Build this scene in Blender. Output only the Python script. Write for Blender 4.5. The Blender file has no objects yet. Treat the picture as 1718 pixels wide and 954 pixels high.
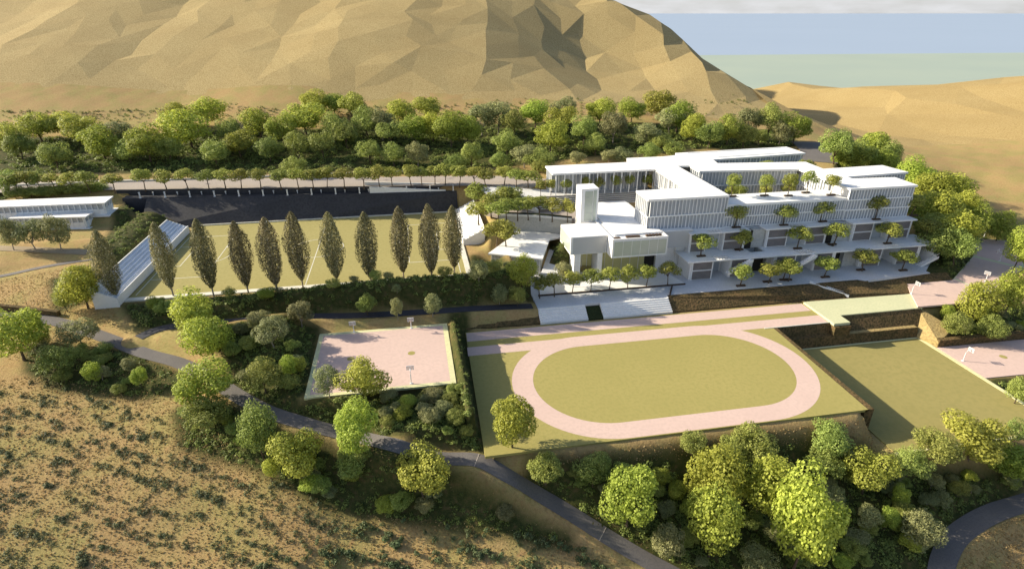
import bpy, math, random
import numpy as np
from mathutils import Vector
random.seed(7); rng = np.random.default_rng(7)
R = math.radians
scene = bpy.context.scene
COL = scene.collection

# ------------------------------------------------------------------ survey
# Site axes: +x along the pitches, +y into the hill, z up; eye at (0,0,83).
F, CX, CY = 971.0, 859.0, 477.0
TH, AL, H = R(25.1), R(10.1), 83.0
ST, CT = math.sin(TH), math.cos(TH)
CA, SA = math.cos(AL), math.sin(AL)

def U(px, py, z):
    """site point on the level plane z seen at photo pixel (px,py)"""
    u = (px-CX)/F; v = (py-CY)/F
    t = (H-z)/(ST+v*CT)
    X = t*u; Y = t*(CT-v*ST)
    return (X*CA+Y*SA, -X*SA+Y*CA)
def cam2site(X, Y): return (X*CA+Y*SA, -X*SA+Y*CA)
def depth_of(x, y, z):
    Y = x*SA+y*CA
    return Y*CT-(z-H)*ST

# ------------------------------------------------------------------ mesh helpers
class MB:
    def __init__(s): s.v = []; s.f = []
    def face(s, pts):
        b = len(s.v); s.v += [tuple(p) for p in pts]; s.f.append(tuple(range(b, b+len(pts))))
    def box(s, x0, x1, y0, y1, z0, z1):
        s.prism([(x0, y0), (x1, y0), (x1, y1), (x0, y1)], z0, z1)
    def prism(s, poly, z0, z1):
        a = sum(poly[i][0]*poly[(i+1) % len(poly)][1]-poly[(i+1) % len(poly)][0]*poly[i][1] for i in range(len(poly)))
        n = len(poly); b = len(s.v)
        zz0 = list(z0) if isinstance(z0, (list, tuple)) else [z0]*n
        zz1 = list(z1) if isinstance(z1, (list, tuple)) else [z1]*n
        if a < 0: poly = poly[::-1]; zz0.reverse(); zz1.reverse()
        s.v += [(p[0], p[1], zz0[i]) for i, p in enumerate(poly)]+[(p[0], p[1], zz1[i]) for i, p in enumerate(poly)]
        s.f.append(tuple(b+n-1-i for i in range(n))); s.f.append(tuple(b+n+i for i in range(n)))
        for i in range(n):
            j = (i+1) % n; s.f.append((b+i, b+j, b+n+j, b+n+i))
    def xprism(s, x0, x1, yz):
        """profile yz (counted from -x) extruded from x0 to x1"""
        n = len(yz); b = len(s.v)
        s.v += [(x0, y, z) for y, z in yz]+[(x1, y, z) for y, z in yz]
        s.f.append(tuple(b+n-1-i for i in range(n))); s.f.append(tuple(b+n+i for i in range(n)))
        for i in range(n): j = (i+1) % n; s.f.append((b+i, b+j, b+n+j, b+n+i))
    def obox(s, p, d, n, l0, l1, w0, w1, z0, z1):
        """box in a local frame: along d from l0..l1, along n from w0..w1"""
        q = [(p[0]+d[0]*l+n[0]*w, p[1]+d[1]*l+n[1]*w) for l, w in ((l0, w0), (l1, w0), (l1, w1), (l0, w1))]
        s.prism(q, z0, z1)
    def tube(s, pts, rad, k=7, caps=True):
        b = len(s.v); n = len(pts)
        rr = rad if isinstance(rad, (list, tuple)) else [rad]*n
        for i, p in enumerate(pts):
            p = Vector(p); a = Vector(pts[max(i-1, 0)]); c = Vector(pts[min(i+1, n-1)])
            t = (c-a).normalized(); up = Vector((0, 0, 1)) if abs(t.z) < .9 else Vector((1, 0, 0))
            e1 = t.cross(up).normalized(); e2 = t.cross(e1)
            for j in range(k):
                an = 2*math.pi*j/k; s.v.append(tuple(p+e1*math.cos(an)*rr[i]+e2*math.sin(an)*rr[i]))
        for i in range(n-1):
            for j in range(k):
                j2 = (j+1) % k; s.f.append((b+i*k+j, b+i*k+j2, b+(i+1)*k+j2, b+(i+1)*k+j))
        if caps:
            s.f.append(tuple(b+j for j in range(k))[::-1]); s.f.append(tuple(b+(n-1)*k+j for j in range(k)))
    def disc(s, x, y, z, r, k=24):
        s.face([(x+r*math.cos(2*math.pi*i/k), y+r*math.sin(2*math.pi*i/k), z) for i in range(k)])
    def mesh(s, name):
        me = bpy.data.meshes.new(name); me.from_pydata(s.v, [], s.f); me.update(); return me

def put(name, me, mat=None, parent=None):
    o = bpy.data.objects.new(name, me); COL.objects.link(o)
    if mat is not None and me is not None and not me.materials: me.materials.append(mat)
    if parent: o.parent = parent; o.matrix_parent_inverse = parent.matrix_world.inverted() if False else o.matrix_parent_inverse
    return o
def part(name, mb, mat, parent, local=False):
    me = mb.mesh(name)
    if not local:
        off = parent.location
        if parent.parent: off = off+parent.parent.location
        me.transform(__import__('mathutils').Matrix.Translation(-off))
    return put(name, me, mat, parent)
def tag(o, label=None, cat=None, group=None, kind=None):
    if label: o['label'] = label
    if cat: o['category'] = cat
    if group: o['group'] = group
    if kind: o['kind'] = kind
    return o
def empty(name, loc, label, cat, group=None, rz=0, sc=1.0):
    o = bpy.data.objects.new(name, None); COL.objects.link(o); o.location = loc
    o.rotation_euler[2] = rz; o.scale = (sc, sc, sc) if not isinstance(sc, tuple) else sc
    o.empty_display_size = .5
    return tag(o, label, cat, group)
def solo(name, mb, mat, label, cat, group=None):
    return tag(put(name, mb.mesh(name), mat), label, cat, group)
def struct(name, mb, mat, label=None, cat=None):
    return tag(put(name, mb.mesh(name), mat), label, cat, kind='structure')

# ------------------------------------------------------------------ materials
def new_mat(name):
    m = bpy.data.materials.new(name); m.use_nodes = True
    nt = m.node_tree; b = nt.nodes['Principled BSDF']
    return m, nt, b
def mat(name, c0, c1=None, scale=.6, rough=.85, spec=.3, bump=0, c2=None, scale2=8., detail=5, metal=0, f2=.5):
    """two-scale noise mix of real base colours"""
    m, nt, b = new_mat(name); N, L = nt.nodes, nt.links
    b.inputs['Roughness'].default_value = rough; b.inputs['Specular IOR Level'].default_value = spec
    b.inputs['Metallic'].default_value = metal
    if c1 is None: c1 = tuple(x*.9 for x in c0)
    g = N.new('ShaderNodeNewGeometry')
    n1 = N.new('ShaderNodeTexNoise'); n1.inputs['Scale'].default_value = scale; n1.inputs['Detail'].default_value = detail
    L.new(g.outputs['Position'], n1.inputs['Vector'])
    r = N.new('ShaderNodeMapRange'); r.inputs[1].default_value = .35; r.inputs[2].default_value = .65
    L.new(n1.outputs['Fac'], r.inputs[0])
    mx = N.new('ShaderNodeMix'); mx.data_type = 'RGBA'
    mx.inputs[6].default_value = (*c0, 1); mx.inputs[7].default_value = (*c1, 1)
    L.new(r.outputs[0], mx.inputs[0]); out = mx.outputs[2]
    n2 = N.new('ShaderNodeTexNoise'); n2.inputs['Scale'].default_value = scale2; n2.inputs['Detail'].default_value = 4
    L.new(g.outputs['Position'], n2.inputs['Vector'])
    if c2 is not None:
        r2 = N.new('ShaderNodeMapRange'); r2.inputs[1].default_value = .45; r2.inputs[2].default_value = .62
        r2.inputs[4].default_value = f2*1.6
        L.new(n2.outputs['Fac'], r2.inputs[0])
        m2 = N.new('ShaderNodeMix'); m2.data_type = 'RGBA'; m2.inputs[7].default_value = (*c2, 1)
        L.new(out, m2.inputs[6]); L.new(r2.outputs[0], m2.inputs[0]); out = m2.outputs[2]
    L.new(out, b.inputs['Base Color'])
    if bump:
        bp = N.new('ShaderNodeBump'); bp.inputs['Strength'].default_value = bump; bp.inputs['Distance'].default_value = .3
        L.new(n2.outputs['Fac'], bp.inputs['Height']); L.new(bp.outputs[0], b.inputs['Normal'])
    return m
def leaf_mat(name, dark, light, trans=.35, pale=None):
    m, nt, b = new_mat(name); N, L = nt.nodes, nt.links
    a = N.new('ShaderNodeAttribute'); a.attribute_name = 'lv'
    oi = N.new('ShaderNodeObjectInfo')
    cr = N.new('ShaderNodeValToRGB'); e = cr.color_ramp.elements
    e[0].color = (*dark, 1); e[1].color = (*light, 1); e[0].position = .05; e[1].position = .85
    if pale: k = e.new(.93); k.color = (*light, 1); e[-1].position = 1; e[-1].color = (*pale, 1)
    L.new(a.outputs['Fac'], cr.inputs[0])
    hs = N.new('ShaderNodeHueSaturation')
    mr = N.new('ShaderNodeMapRange'); mr.inputs[3].default_value = .475; mr.inputs[4].default_value = .515
    L.new(oi.outputs['Random'], mr.inputs[0]); L.new(mr.outputs[0], hs.inputs['Hue'])
    ml = N.new('ShaderNodeMath'); ml.operation = 'MULTIPLY'; ml.inputs[1].default_value = 7.31
    fr = N.new('ShaderNodeMath'); fr.operation = 'FRACT'
    L.new(oi.outputs['Random'], ml.inputs[0]); L.new(ml.outputs[0], fr.inputs[0])
    mv = N.new('ShaderNodeMapRange'); mv.inputs[3].default_value = .8; mv.inputs[4].default_value = 1.2
    L.new(fr.outputs[0], mv.inputs[0]); L.new(mv.outputs[0], hs.inputs['Value'])
    L.new(cr.outputs[0], hs.inputs['Color'])
    b.inputs['Roughness'].default_value = .6; b.inputs['Specular IOR Level'].default_value = .25
    L.new(hs.outputs[0], b.inputs['Base Color'])
    tr = N.new('ShaderNodeBsdfTranslucent'); L.new(hs.outputs[0], tr.inputs[0])
    mx = N.new('ShaderNodeMixShader'); mx.inputs[0].default_value = trans
    L.new(b.outputs[0], mx.inputs[1]); L.new(tr.outputs[0], mx.inputs[2])
    L.new(mx.outputs[0], N['Material Output'].inputs[0])
    return m

M = {}
M['white'] = mat('white_render', (.80, .79, .77), (.74, .73, .715), .15, .7, .3, c2=(.70, .69, .67), scale2=1.3, f2=.35)
M['roof'] = mat('roof_membrane', (.82, .81, .79), (.77, .76, .74), .08, .75, .3, c2=(.72, .71, .69), scale2=.7, f2=.4)
M['fin'] = mat('white_fin', (.82, .82, .81), (.76, .76, .75), .5, .5, .4)
M['pale'] = mat('pale_concrete', (.50, .49, .46), (.42, .42, .40), .2, .75, .3, c2=(.38, .38, .35), scale2=1.5)
M['pave'] = mat('pale_paving', (.62, .62, .63), (.55, .55, .56), .25, .8, .3, c2=(.50, .50, .51), scale2=2)
M['step'] = mat('step_stone', (.60, .57, .52), (.52, .50, .46), .3, .8)
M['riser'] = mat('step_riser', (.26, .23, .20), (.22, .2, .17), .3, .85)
M['grey'] = mat('grey_panel', (.46, .46, .46), (.43, .43, .43), .2, .7)
M['track'] = mat('pink_track', (.60, .445, .385), (.57, .42, .365), .12, .9, .2, c2=(.54, .40, .345), scale2=1.2, f2=.5, bump=.05)
M['grass'] = mat('turf', (.345, .295, .105), (.32, .278, .096), .06, .95, .1, c2=(.30, .265, .090), scale2=1.1, f2=.55, bump=.15)
M['turf2'] = mat('pitch_turf', (.345, .30, .122), (.325, .283, .112), .05, .95, .1, c2=(.30, .265, .102), scale2=1.1, f2=.55, bump=.15)
M['turf3'] = mat('worn_turf', (.315, .265, .100), (.292, .25, .093), .05, .95, .1, c2=(.27, .235, .086), scale2=.9, f2=.55, bump=.15)
M['lime'] = mat('pale_lime_kerb', (.66, .64, .36), (.60, .58, .33), .3, .85, .2, c2=(.55, .53, .31), scale2=2)
M['mint'] = mat('pale_green_paving', (.58, .57, .36), (.54, .54, .34), .2, .85, .2, c2=(.50, .51, .31), scale2=1.6)
M['kerb'] = mat('kerb_stone', (.66, .63, .54), (.58, .56, .48), .4, .8)
M['asph'] = mat('asphalt', (.165, .148, .138), (.135, .123, .118), .15, .9, .25, c2=(.12, .112, .11), scale2=3, f2=.5, bump=.1)
M['asphdark'] = mat('dark_asphalt', (.055, .055, .065), (.045, .045, .055), .2, .85, .3, c2=(.035, .035, .042), scale2=3)
M['beige'] = mat('beige_road', (.37, .32, .28), (.33, .285, .25), .1, .9, .2, c2=(.30, .26, .23), scale2=1.5)
M['earthpath'] = mat('earth_path', (.36, .29, .20), (.31, .25, .17), .3, .95, .1, c2=(.27, .21, .13), scale2=3)
M['slate'] = mat('slate_wall', (.060, .058, .062), (.048, .047, .050), .12, .85, .3, c2=(.038, .037, .04), scale2=1.2)
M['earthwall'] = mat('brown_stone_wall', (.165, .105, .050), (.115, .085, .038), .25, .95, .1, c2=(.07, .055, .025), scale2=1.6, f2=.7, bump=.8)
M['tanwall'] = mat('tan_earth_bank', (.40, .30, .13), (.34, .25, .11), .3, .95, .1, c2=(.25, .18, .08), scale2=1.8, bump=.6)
M['louvre'] = mat('louvre_slat', (.20, .165, .155), (.16, .14, .135), .4, .7)
M['dark'] = mat('opening_shade', (.030, .026, .020), (.022, .02, .016), .5, .9)  # near-black colour stands in for shade inside openings
M['wood'] = mat('dark_timber', (.085, .052, .033), (.06, .04, .026), 1.2, .8)
M['bark'] = mat('bark', (.13, .095, .065), (.085, .065, .045), 2., .95, .1)
M['palebark'] = mat('pale_bark', (.34, .29, .24), (.24, .2, .16), 2., .95, .1)
M['soil'] = mat('brown_soil', (.12, .08, .045), (.09, .06, .035), .5, .95, .1)
M['metal'] = mat('white_metal', (.75, .74, .73), (.7, .69, .68), .5, .45, .5)
M['greenwall'] = mat('dark_hedge_recess', (.025, .032, .012), (.018, .024, .009), .5, .95, .1, c2=(.04, .05, .02), scale2=3)
def glass_mat(name, c, rough=.12):
    m = mat(name, c, tuple(x*.85 for x in c), .12, rough, .6); return m
M['glass'] = glass_mat('facade_glass', (.38, .41, .45), .22)
M['glassdeep'] = glass_mat('deep_glass', (.40, .43, .46), .3)
M['glassgreen'] = glass_mat('green_glass', (.46, .50, .43), .10)
M['glassbounce'] = mat('floor_bounce_glass', (.55, .50, .22), (.47, .44, .20), .2, .2, .5)  # yellow is light bounced off the floor, put into the colour
M['rib'] = mat('bleacher_sheet', (.70, .73, .77), (.64, .67, .71), .2, .55, .4)
M['leafL'] = leaf_mat('lime_leaves', (.17, .22, .028), (.49, .56, .10), .45)
M['leafY'] = leaf_mat('yellow_green_leaves', (.16, .19, .028), (.49, .53, .10), .42)
M['leafO'] = leaf_mat('olive_leaves', (.13, .17, .036), (.42, .48, .125), .42)
M['leafG'] = leaf_mat('grey_green_leaves', (.12, .14, .055), (.39, .40, .17), .34)
M['leafS'] = leaf_mat('street_tree_leaves', (.12, .145, .024), (.42, .45, .10), .4)
M['leafC'] = leaf_mat('column_tree_leaves', (.095, .09, .036), (.31, .285, .125), .28, pale=(.60, .54, .36))
M['leafB'] = leaf_mat('shrub_leaves', (.04, .06, .028), (.15, .20, .085), .25)
M['leafU'] = leaf_mat('undergrowth_leaves', (.06, .08, .02), (.27, .32, .08), .35)

# ------------------------------------------------------------------ natural terrain (thin plate spline through surveyed and assumed points)
ctrl = []
for px, py, z in [
    (-150, 954, -6), (0, 954, -7), (250, 954, -9), (500, 954, -10), (750, 954, -12), (900, 954, -12.5), (1120, 954, -14), (1350, 954, -17), (1570, 954, -18), (1718, 954, -19), (1900, 954, -20),
    (0, 800, -3), (300, 800, -4), (600, 850, -8), (0, 640, 2), (200, 680, .5), (400, 750, -2),
    (0, 515, 7), (-150, 520, 7), (160, 548, 5.5), (230, 590, 4.5), (330, 615, 4), (460, 700, 2), (560, 720, .5), (640, 740, -1), (800, 768, -4),
    (870, 805, -6), (960, 860, -9), (1060, 925, -12.5), (1100, 800, -8), (1300, 780, -9), (1300, 880, -14), (1450, 800, -11), (1600, 790, -11.5),
    (1718, 760, -11), (1718, 835, -15), (1580, 925, -17), (1718, 690, -9.5), (1700, 600, -9), (1600, 540, -4), (1660, 500, 0), (1718, 440, 2), (1718, 540, -4),
    (1718, 380, 4), (1850, 420, 2), (1850, 600, -9), (1600, 430, 3), (1590, 350, 7), (1550, 280, 13), (1500, 250, 14),
    (0, 465, 9), (0, 430, 11.5), (120, 425, 12), (0, 380, 14), (0, 345, 15.5), (230, 360, 14.5), (-150, 400, 13),
    (0, 300, 18), (250, 298, 18), (500, 296, 18), (780, 292, 18.5), (-150, 300, 18), (1000, 290, 20),
    (0, 240, 25), (300, 235, 26), (600, 230, 26), (900, 230, 26), (1150, 225, 25), (1300, 228, 22), (-150, 240, 25),
    (0, 190, 34), (300, 180, 35), (600, 175, 36), (850, 172, 36), (1050, 168, 35), (1150, 165, 33), (1250, 185, 28), (-150, 190, 34),
    (100, 100, 57), (500, 100, 57), (800, 90, 59), (1000, 80, 59), (1100, 110, 48), (-150, 100, 57),
    (0, 0, 92.2), (300, 0, 92.2), (600, 0, 92.2), (850, 0, 92.5), (1035, 0, 93), (1120, 55, 69), (1200, 110, 48), (1250, 140, 38), (1340, 195, 25), (1390, 225, 19),
    (1300, 140, 5), (1370, 152, 8), (1450, 148, 15), (1580, 140, 25), (1718, 130, 33), (1950, 118, 38),
    (1420, 205, 8), (1500, 215, 10), (1340, 170, 4), (1600, 200, 15), (1718, 300, 11), (1640, 300, 10), (1850, 300, 10)]:
    u = (px-CX)/F; v = (py-CY)/F; t = (H-z)/(ST+v*CT)
    ctrl.append((t*u, t*(CT-v*ST), z))
ctrl += [(-100, 760, 190), (-400, 720, 180), (-650, 480, 95), (-650, 380, 60), (-450, 520, 104), (60, 560, 97), (60, 650, 92), (0, 700, 118), (110, 620, 70), (-250, 700, 165), (-250, 790, 188), (-100, 680, 158), (-380, 640, 144), (-300, 520, 104), (-150, 520, 103), (-300, 620, 140), (-100, 620, 138), (-480, 620, 140), (0, 620, 112), (-620, 600, 130), (60, 760, 70), (186, 450, 12), (232, 490, 6), (218, 390, 9), (200, 560, 3), (185, 640, 3), (235, 760, -25),  # unseen back slopes lowered here to keep the mountain's shadow off the hill
         (470, 660, -22), (350, 870, -60), (620, 720, -50), (700, 480, 45), (150, 850, -10), (20, 30, -16), (-60, 40, -10), (90, 30, -20), (-260, 120, 6), (300, 90, -14)]
ctrl = np.array(ctrl); CS = 100.0
def tps_k(r2): return np.where(r2 > 1e-12, .5*r2*np.log(np.maximum(r2, 1e-12)), 0)
_A = ctrl[:, :2]/CS; _n = len(_A)
_K = tps_k(((_A[:, None]-_A[None])**2).sum(2))+np.eye(_n)*2e-4
_P = np.c_[np.ones(_n), _A]
_S = np.linalg.solve(np.block([[_K, _P], [_P.T, np.zeros((3, 3))]]), np.r_[ctrl[:, 2], 0, 0, 0])
def nat_cam(X, Y):
    p = np.stack([np.ravel(X), np.ravel(Y)], 1)/CS; out = np.empty(len(p))
    for i in range(0, len(p), 20000):
        q = p[i:i+20000]; k = tps_k(((q[:, None]-_A[None])**2).sum(2))
        out[i:i+20000] = k@_S[:_n]+_S[_n]+q@_S[_n+1:]
    return out.reshape(np.shape(X))
def nat(x, y):
    x = np.asarray(x, float); y = np.asarray(y, float)
    return nat_cam(x*CA-y*SA, x*SA+y*CA)

def poly_dist(poly, x, y):
    """distance outside a polygon, 0 inside"""
    d2 = np.full(x.shape, 1e18); ins = np.zeros(x.shape, bool); n = len(poly)
    for i in range(n):
        ax, ay = poly[i]; bx, by = poly[(i+1) % n]; ex, ey = bx-ax, by-ay
        t = np.clip(((x-ax)*ex+(y-ay)*ey)/(ex*ex+ey*ey), 0, 1)
        d2 = np.minimum(d2, (x-ax-t*ex)**2+(y-ay-t*ey)**2)
        c = ((ay > y) != (by > y))
        with np.errstate(divide='ignore', invalid='ignore'):
            ins ^= c & (x < (bx-ax)*(y-ay)/(by-ay if by != ay else 1e-9)+ax)
    return np.where(ins, 0, np.sqrt(d2))
def sm(t): t = np.clip(t, 0, 1); return t*t*(3-2*t)
def rect(x0, x1, y0, y1): return [(x0, y0), (x1, y0), (x1, y1), (x0, y1)]
PAV = [U(190, 329, 20), U(176, 340, 20), U(-60, 350, 20), U(-40, 338, 20)]
PLATS = [   # polygon, level, width of the bank around it
    ([(-118, 253.8), (-45, 244.4), (24, 237.1), (24, 262), (-118, 262)], 17.4, 1.2),            # upper road shelf
    (rect(-185, -108, 229, 246), 14.6, 7),
    (rect(-185, -106, 213, 226.5), 11.6, 5),          # left pavilion shelf
    (rect(-86, 22, 167.5, 233), 7.7, 12),           # football pitch
    ([(-103, 233.4), (20, 233.4), (19, 236.6), (-45, 243.8), (-112, 252.6), (-112, 247)], 6, 1.2),
    (rect(-30, 7.5, 113.4, 144.2), 4.0, 7),         # ball court
    (rect(30, 108, 176, 232), 13.5, 6),
    (rect(50, 190, 213, 245), 19.5, 8),             # upper school plateau
    (rect(76, 190, 176, 216), 17, 5),
    (rect(178, 205, 150, 190), 4, 12),
    ([(24, 180), (42, 172), (50, 192), (38, 203)], 6.0, 6),
    (rect(33, 182, 151.8, 172.5), 2.6, 3.5),        # lower terrace
    (rect(152, 180, 136, 151), .8, 3),              # right courts
    ([U(*q, 1) for q in ((1600, 470), (1632, 430), (1622, 396), (1692, 402), (1712, 450), (1640, 500))], .8, 4),
    (rect(-12, 6.5, 98, 114), 2.6, 5),
    (rect(118, 162, 134.3, 149.5), -.35, 2),
    (rect(10.8, 122, 93.2, 150.6), -.35, 8),
    (rect(0, 7.5, 113.4, 144.2), 4.0, 3),
    (rect(8.6, 9.1, 101, 144), 5.8, 1.5),        # bank crest, raised to throw shade onto the track slab
    (rect(101.6, 152, 128.4, 134.0), -6.6, .8),
    (rect(101.4, 149, 83.6, 128.4), -6.3, 3.2),   # lower field
    (rect(148, 190, 105, 122.2), -6.2, 3),
]
def ray_to_nat(px, py, fn, z0=0):
    z = z0
    for _ in range(60):
        x, y = U(px, py, z); zn = float(fn(np.array([x]), np.array([y]))[0])
        if abs(zn-z) < .02: break
        z += .6*(zn-z)
    return x, y, z
def plats(x, y, h):
    for poly, z, w in PLATS:
        xs = [p[0] for p in poly]; ys = [p[1] for p in poly]
        m = (x > min(xs)-w) & (x < max(xs)+w) & (y > min(ys)-w) & (y < max(ys)+w)
        if m.any():
            d = poly_dist(poly, x[m], y[m]); s = sm(d/w); h[m] = z*(1-s)+h[m]*s
    return h
def base_h(x, y):
    return plats(x, y, nat(x, y))
ROADS = []   # (samples Nx3, half width)
def catmull(P, n=14):
    P = np.array(P, float); out = []
    for i in range(len(P)-1):
        p0, p1, p2, p3 = P[max(i-1, 0)], P[i], P[i+1], P[min(i+2, len(P)-1)]
        for k in range(n):
            t = k/n; out.append(.5*((2*p1)+(-p0+p2)*t+(2*p0-5*p1+4*p2-p3)*t*t+(-p0+3*p1-3*p2+p3)*t**3))
    out.append(P[-1]); return np.array(out)
def add_road(pxs, width, zs=None):
    pts = []
    for i, (px, py) in enumerate(pxs):
        if zs is None: pts.append(ray_to_nat(px, py, base_h))
        else: pts.append((*U(px, py, zs[i]), zs[i]))
    c = catmull(pts)
    for _ in range(3): c[1:-1, 2] = (c[:-2, 2]+c[1:-1, 2]*2+c[2:, 2])/4
    ROADS.append((c, width/2)); return c
rd_fg = add_road([(-60, 512), (0, 522), (60, 531), (120, 546), (180, 567), (240, 591), (300, 608), (350, 632), (400, 664), (450, 690), (520, 712), (590, 730), (660, 745), (730, 756), (800, 771), (850, 796), (900, 826), (960, 862), (1020, 900), (1080, 936), (1140, 968), (1210, 1010)], 3.9)
rd_br = add_road([(1800, 818), (1718, 843), (1670, 858), (1630, 879), (1602, 902), (1586, 930), (1578, 960), (1574, 1010)], 4.4)
rd_mid = add_road([(232, 566), (262, 553), (300, 546), (400, 538), (500, 531), (620, 528), (740, 521), (800, 517), (893, 513)], 3.4, [5.3, 5.4, 5.6, 5.6, 5.5, 5.2, 4.6, 3.9, 3.02])
rd_l1 = add_road([(-60, 470), (0, 463), (60, 450), (110, 441), (155, 434)], 2.4)
rd_l2 = add_road([(-60, 414), (0, 416), (70, 419), (150, 423)], 4.2)
rd_up = add_road([(-120, 314), (0, 314), (100, 312), (230, 309), (500, 307), (700, 304), (800, 303), (850, 304), (905, 308)], 16.5, [18, 18, 18, 18, 18, 18, 18.6, 19.3, 20.02])
rd_tp = add_road([(1376, 272), (1372, 258), (1362, 246), (1352, 238)], 15, [19.6, 20, 20.5, 21])
def height(x, y):
    x = np.asarray(x, float); y = np.asarray(y, float); sh = x.shape; x = x.ravel(); y = y.ravel()
    h = base_h(x, y)
    for c, hw in ROADS:
        m = (x > c[:, 0].min()-hw-4) & (x < c[:, 0].max()+hw+4) & (y > c[:, 1].min()-hw-4) & (y < c[:, 1].max()+hw+4)
        idx = np.where(m)[0]
        for i in range(0, len(idx), 8000):
            j = idx[i:i+8000]
            d2 = (x[j, None]-c[None, :, 0])**2+(y[j, None]-c[None, :, 1])**2
            k = d2.argmin(1); d = np.sqrt(d2[np.arange(len(j)), k])
            s = sm((d-(hw if hw < 7 else 6.6)-.7)/(2.6 if hw < 7 else 1.4)); h[j] = (c[k, 2]-.12)*(1-s)+h[j]*s
    return h.reshape(sh)
def ground(px, py):
    return ray_to_nat(px, py, height)

# near ground sheet
nu, nv = 560, 235
us = np.linspace(-1, 1, nu); us = 1.15*us+.65*us**5; tv = np.linspace(0, 1, nv); Ys = 34+(356-34)*(tv**1.25)
GX, GY = us[None, :]*(Ys[:, None]*1.0+8), np.repeat(Ys[:, None], nu, 1)
gx, gy = GX*CA+GY*SA, -GX*SA+GY*CA
gz = height(gx, gy)
gz += np.where(poly_dist(rect(-120, 200, 90, 262), gx.ravel(), gy.ravel()).reshape(gx.shape) > 8, 1, 0)*(np.sin(gx*.31+1.3*np.sin(gy*.17))*np.cos(gy*.27))*.12
verts = np.stack([gx.ravel(), gy.ravel(), gz.ravel()], 1)
ii = np.arange(nu*nv).reshape(nv, nu)
quads = np.stack([ii[:-1, :-1], ii[:-1, 1:], ii[1:, 1:], ii[1:, :-1]], -1).reshape(-1, 4)
def np_mesh(name, v, q):
    me = bpy.data.meshes.new(name); n = len(q); k = q.shape[1]
    me.vertices.add(len(v)); me.vertices.foreach_set('co', np.ascontiguousarray(v, np.float32).ravel())
    me.loops.add(n*k); me.loops.foreach_set('vertex_index', np.ascontiguousarray(q, np.int32).ravel())
    me.polygons.add(n); me.polygons.foreach_set('loop_start', np.arange(0, n*k, k, dtype=np.int32))
    me.update(calc_edges=True); me.shade_flat(); return me
def pxpoly(pts): return [ground(*p)[:2] for p in pts]
UNDER = [  # photographed outlines of the planted slopes, walked out on the ground
    ([(0, 232), (300, 224), (700, 214), (1100, 208), (1330, 222), (1330, 246), (1130, 250), (900, 274), (780, 288), (0, 292)], 2600, 1.6),
    ([(215, 512), (290, 505), (760, 476), (885, 478), (885, 503), (740, 512), (300, 540), (235, 548)], 620, .9),
    ([(310, 560), (528, 552), (512, 655), (480, 690), (400, 650), (380, 590)], 380, .9),
    ([(480, 690), (525, 672), (757, 645), (786, 655), (812, 752), (650, 728)], 380, .9),
    ([(890, 790), (980, 785), (1150, 768), (1300, 745), (1450, 765), (1490, 790), (1718, 800), (1700, 820), (1600, 880), (1560, 954), (1130, 954), (1000, 880), (900, 815)], 1150, .9),
    ([(50, 575), (200, 590), (300, 630), (290, 650), (250, 665), (100, 650), (50, 620)], 170, .8),
    ([(300, 690), (420, 690), (480, 740), (700, 790), (860, 850), (950, 905), (800, 885), (550, 845), (430, 780), (310, 745)], 400, .75),
    ([(1565, 535), (1718, 515), (1718, 562), (1600, 562), (1575, 548)], 200, .9),
    ([(1560, 300), (1620, 330), (1660, 390), (1600, 445), (1580, 450), (1590, 400), (1560, 330)], 260, 1.2),
    ([(1390, 240), (1500, 245), (1510, 282), (1400, 272)], 130, 1.4),
    ([(1545, 420), (1620, 410), (1630, 440), (1605, 466), (1560, 462)], 160, .9),
    ([(90, 470), (150, 455), (165, 500), (100, 520)], 60, .9),
    ([(760, 530), (779, 530), (800, 720), (815, 750), (775, 700), (762, 600)], 110, .7),
    ([(205, 345), (262, 345), (300, 372), (220, 440), (180, 460), (170, 420)], 170, .8),
    ([(1640, 640), (1718, 640), (1718, 690)], 40, .9),
    ([(925, 405), (945, 400), (970, 440), (960, 470), (930, 462)], 60, .7),
    ([(795, 430), (822, 440), (860, 470), (885, 480), (790, 480)], 60, .6),
    ([(0, 300), (30, 300), (25, 325), (0, 335)], 25, 1.2),
]
under_ground = [pxpoly(p) for p, n, s in UNDER]
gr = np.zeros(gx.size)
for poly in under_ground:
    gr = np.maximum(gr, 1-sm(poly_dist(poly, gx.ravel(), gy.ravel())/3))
me = np_mesh('ground', verts, quads)
at = me.attributes.new('planted', 'FLOAT', 'POINT'); at.data.foreach_set('value', gr.astype(np.float32))
me.polygons.foreach_set('use_smooth', np.ones(len(me.polygons), bool))
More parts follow.
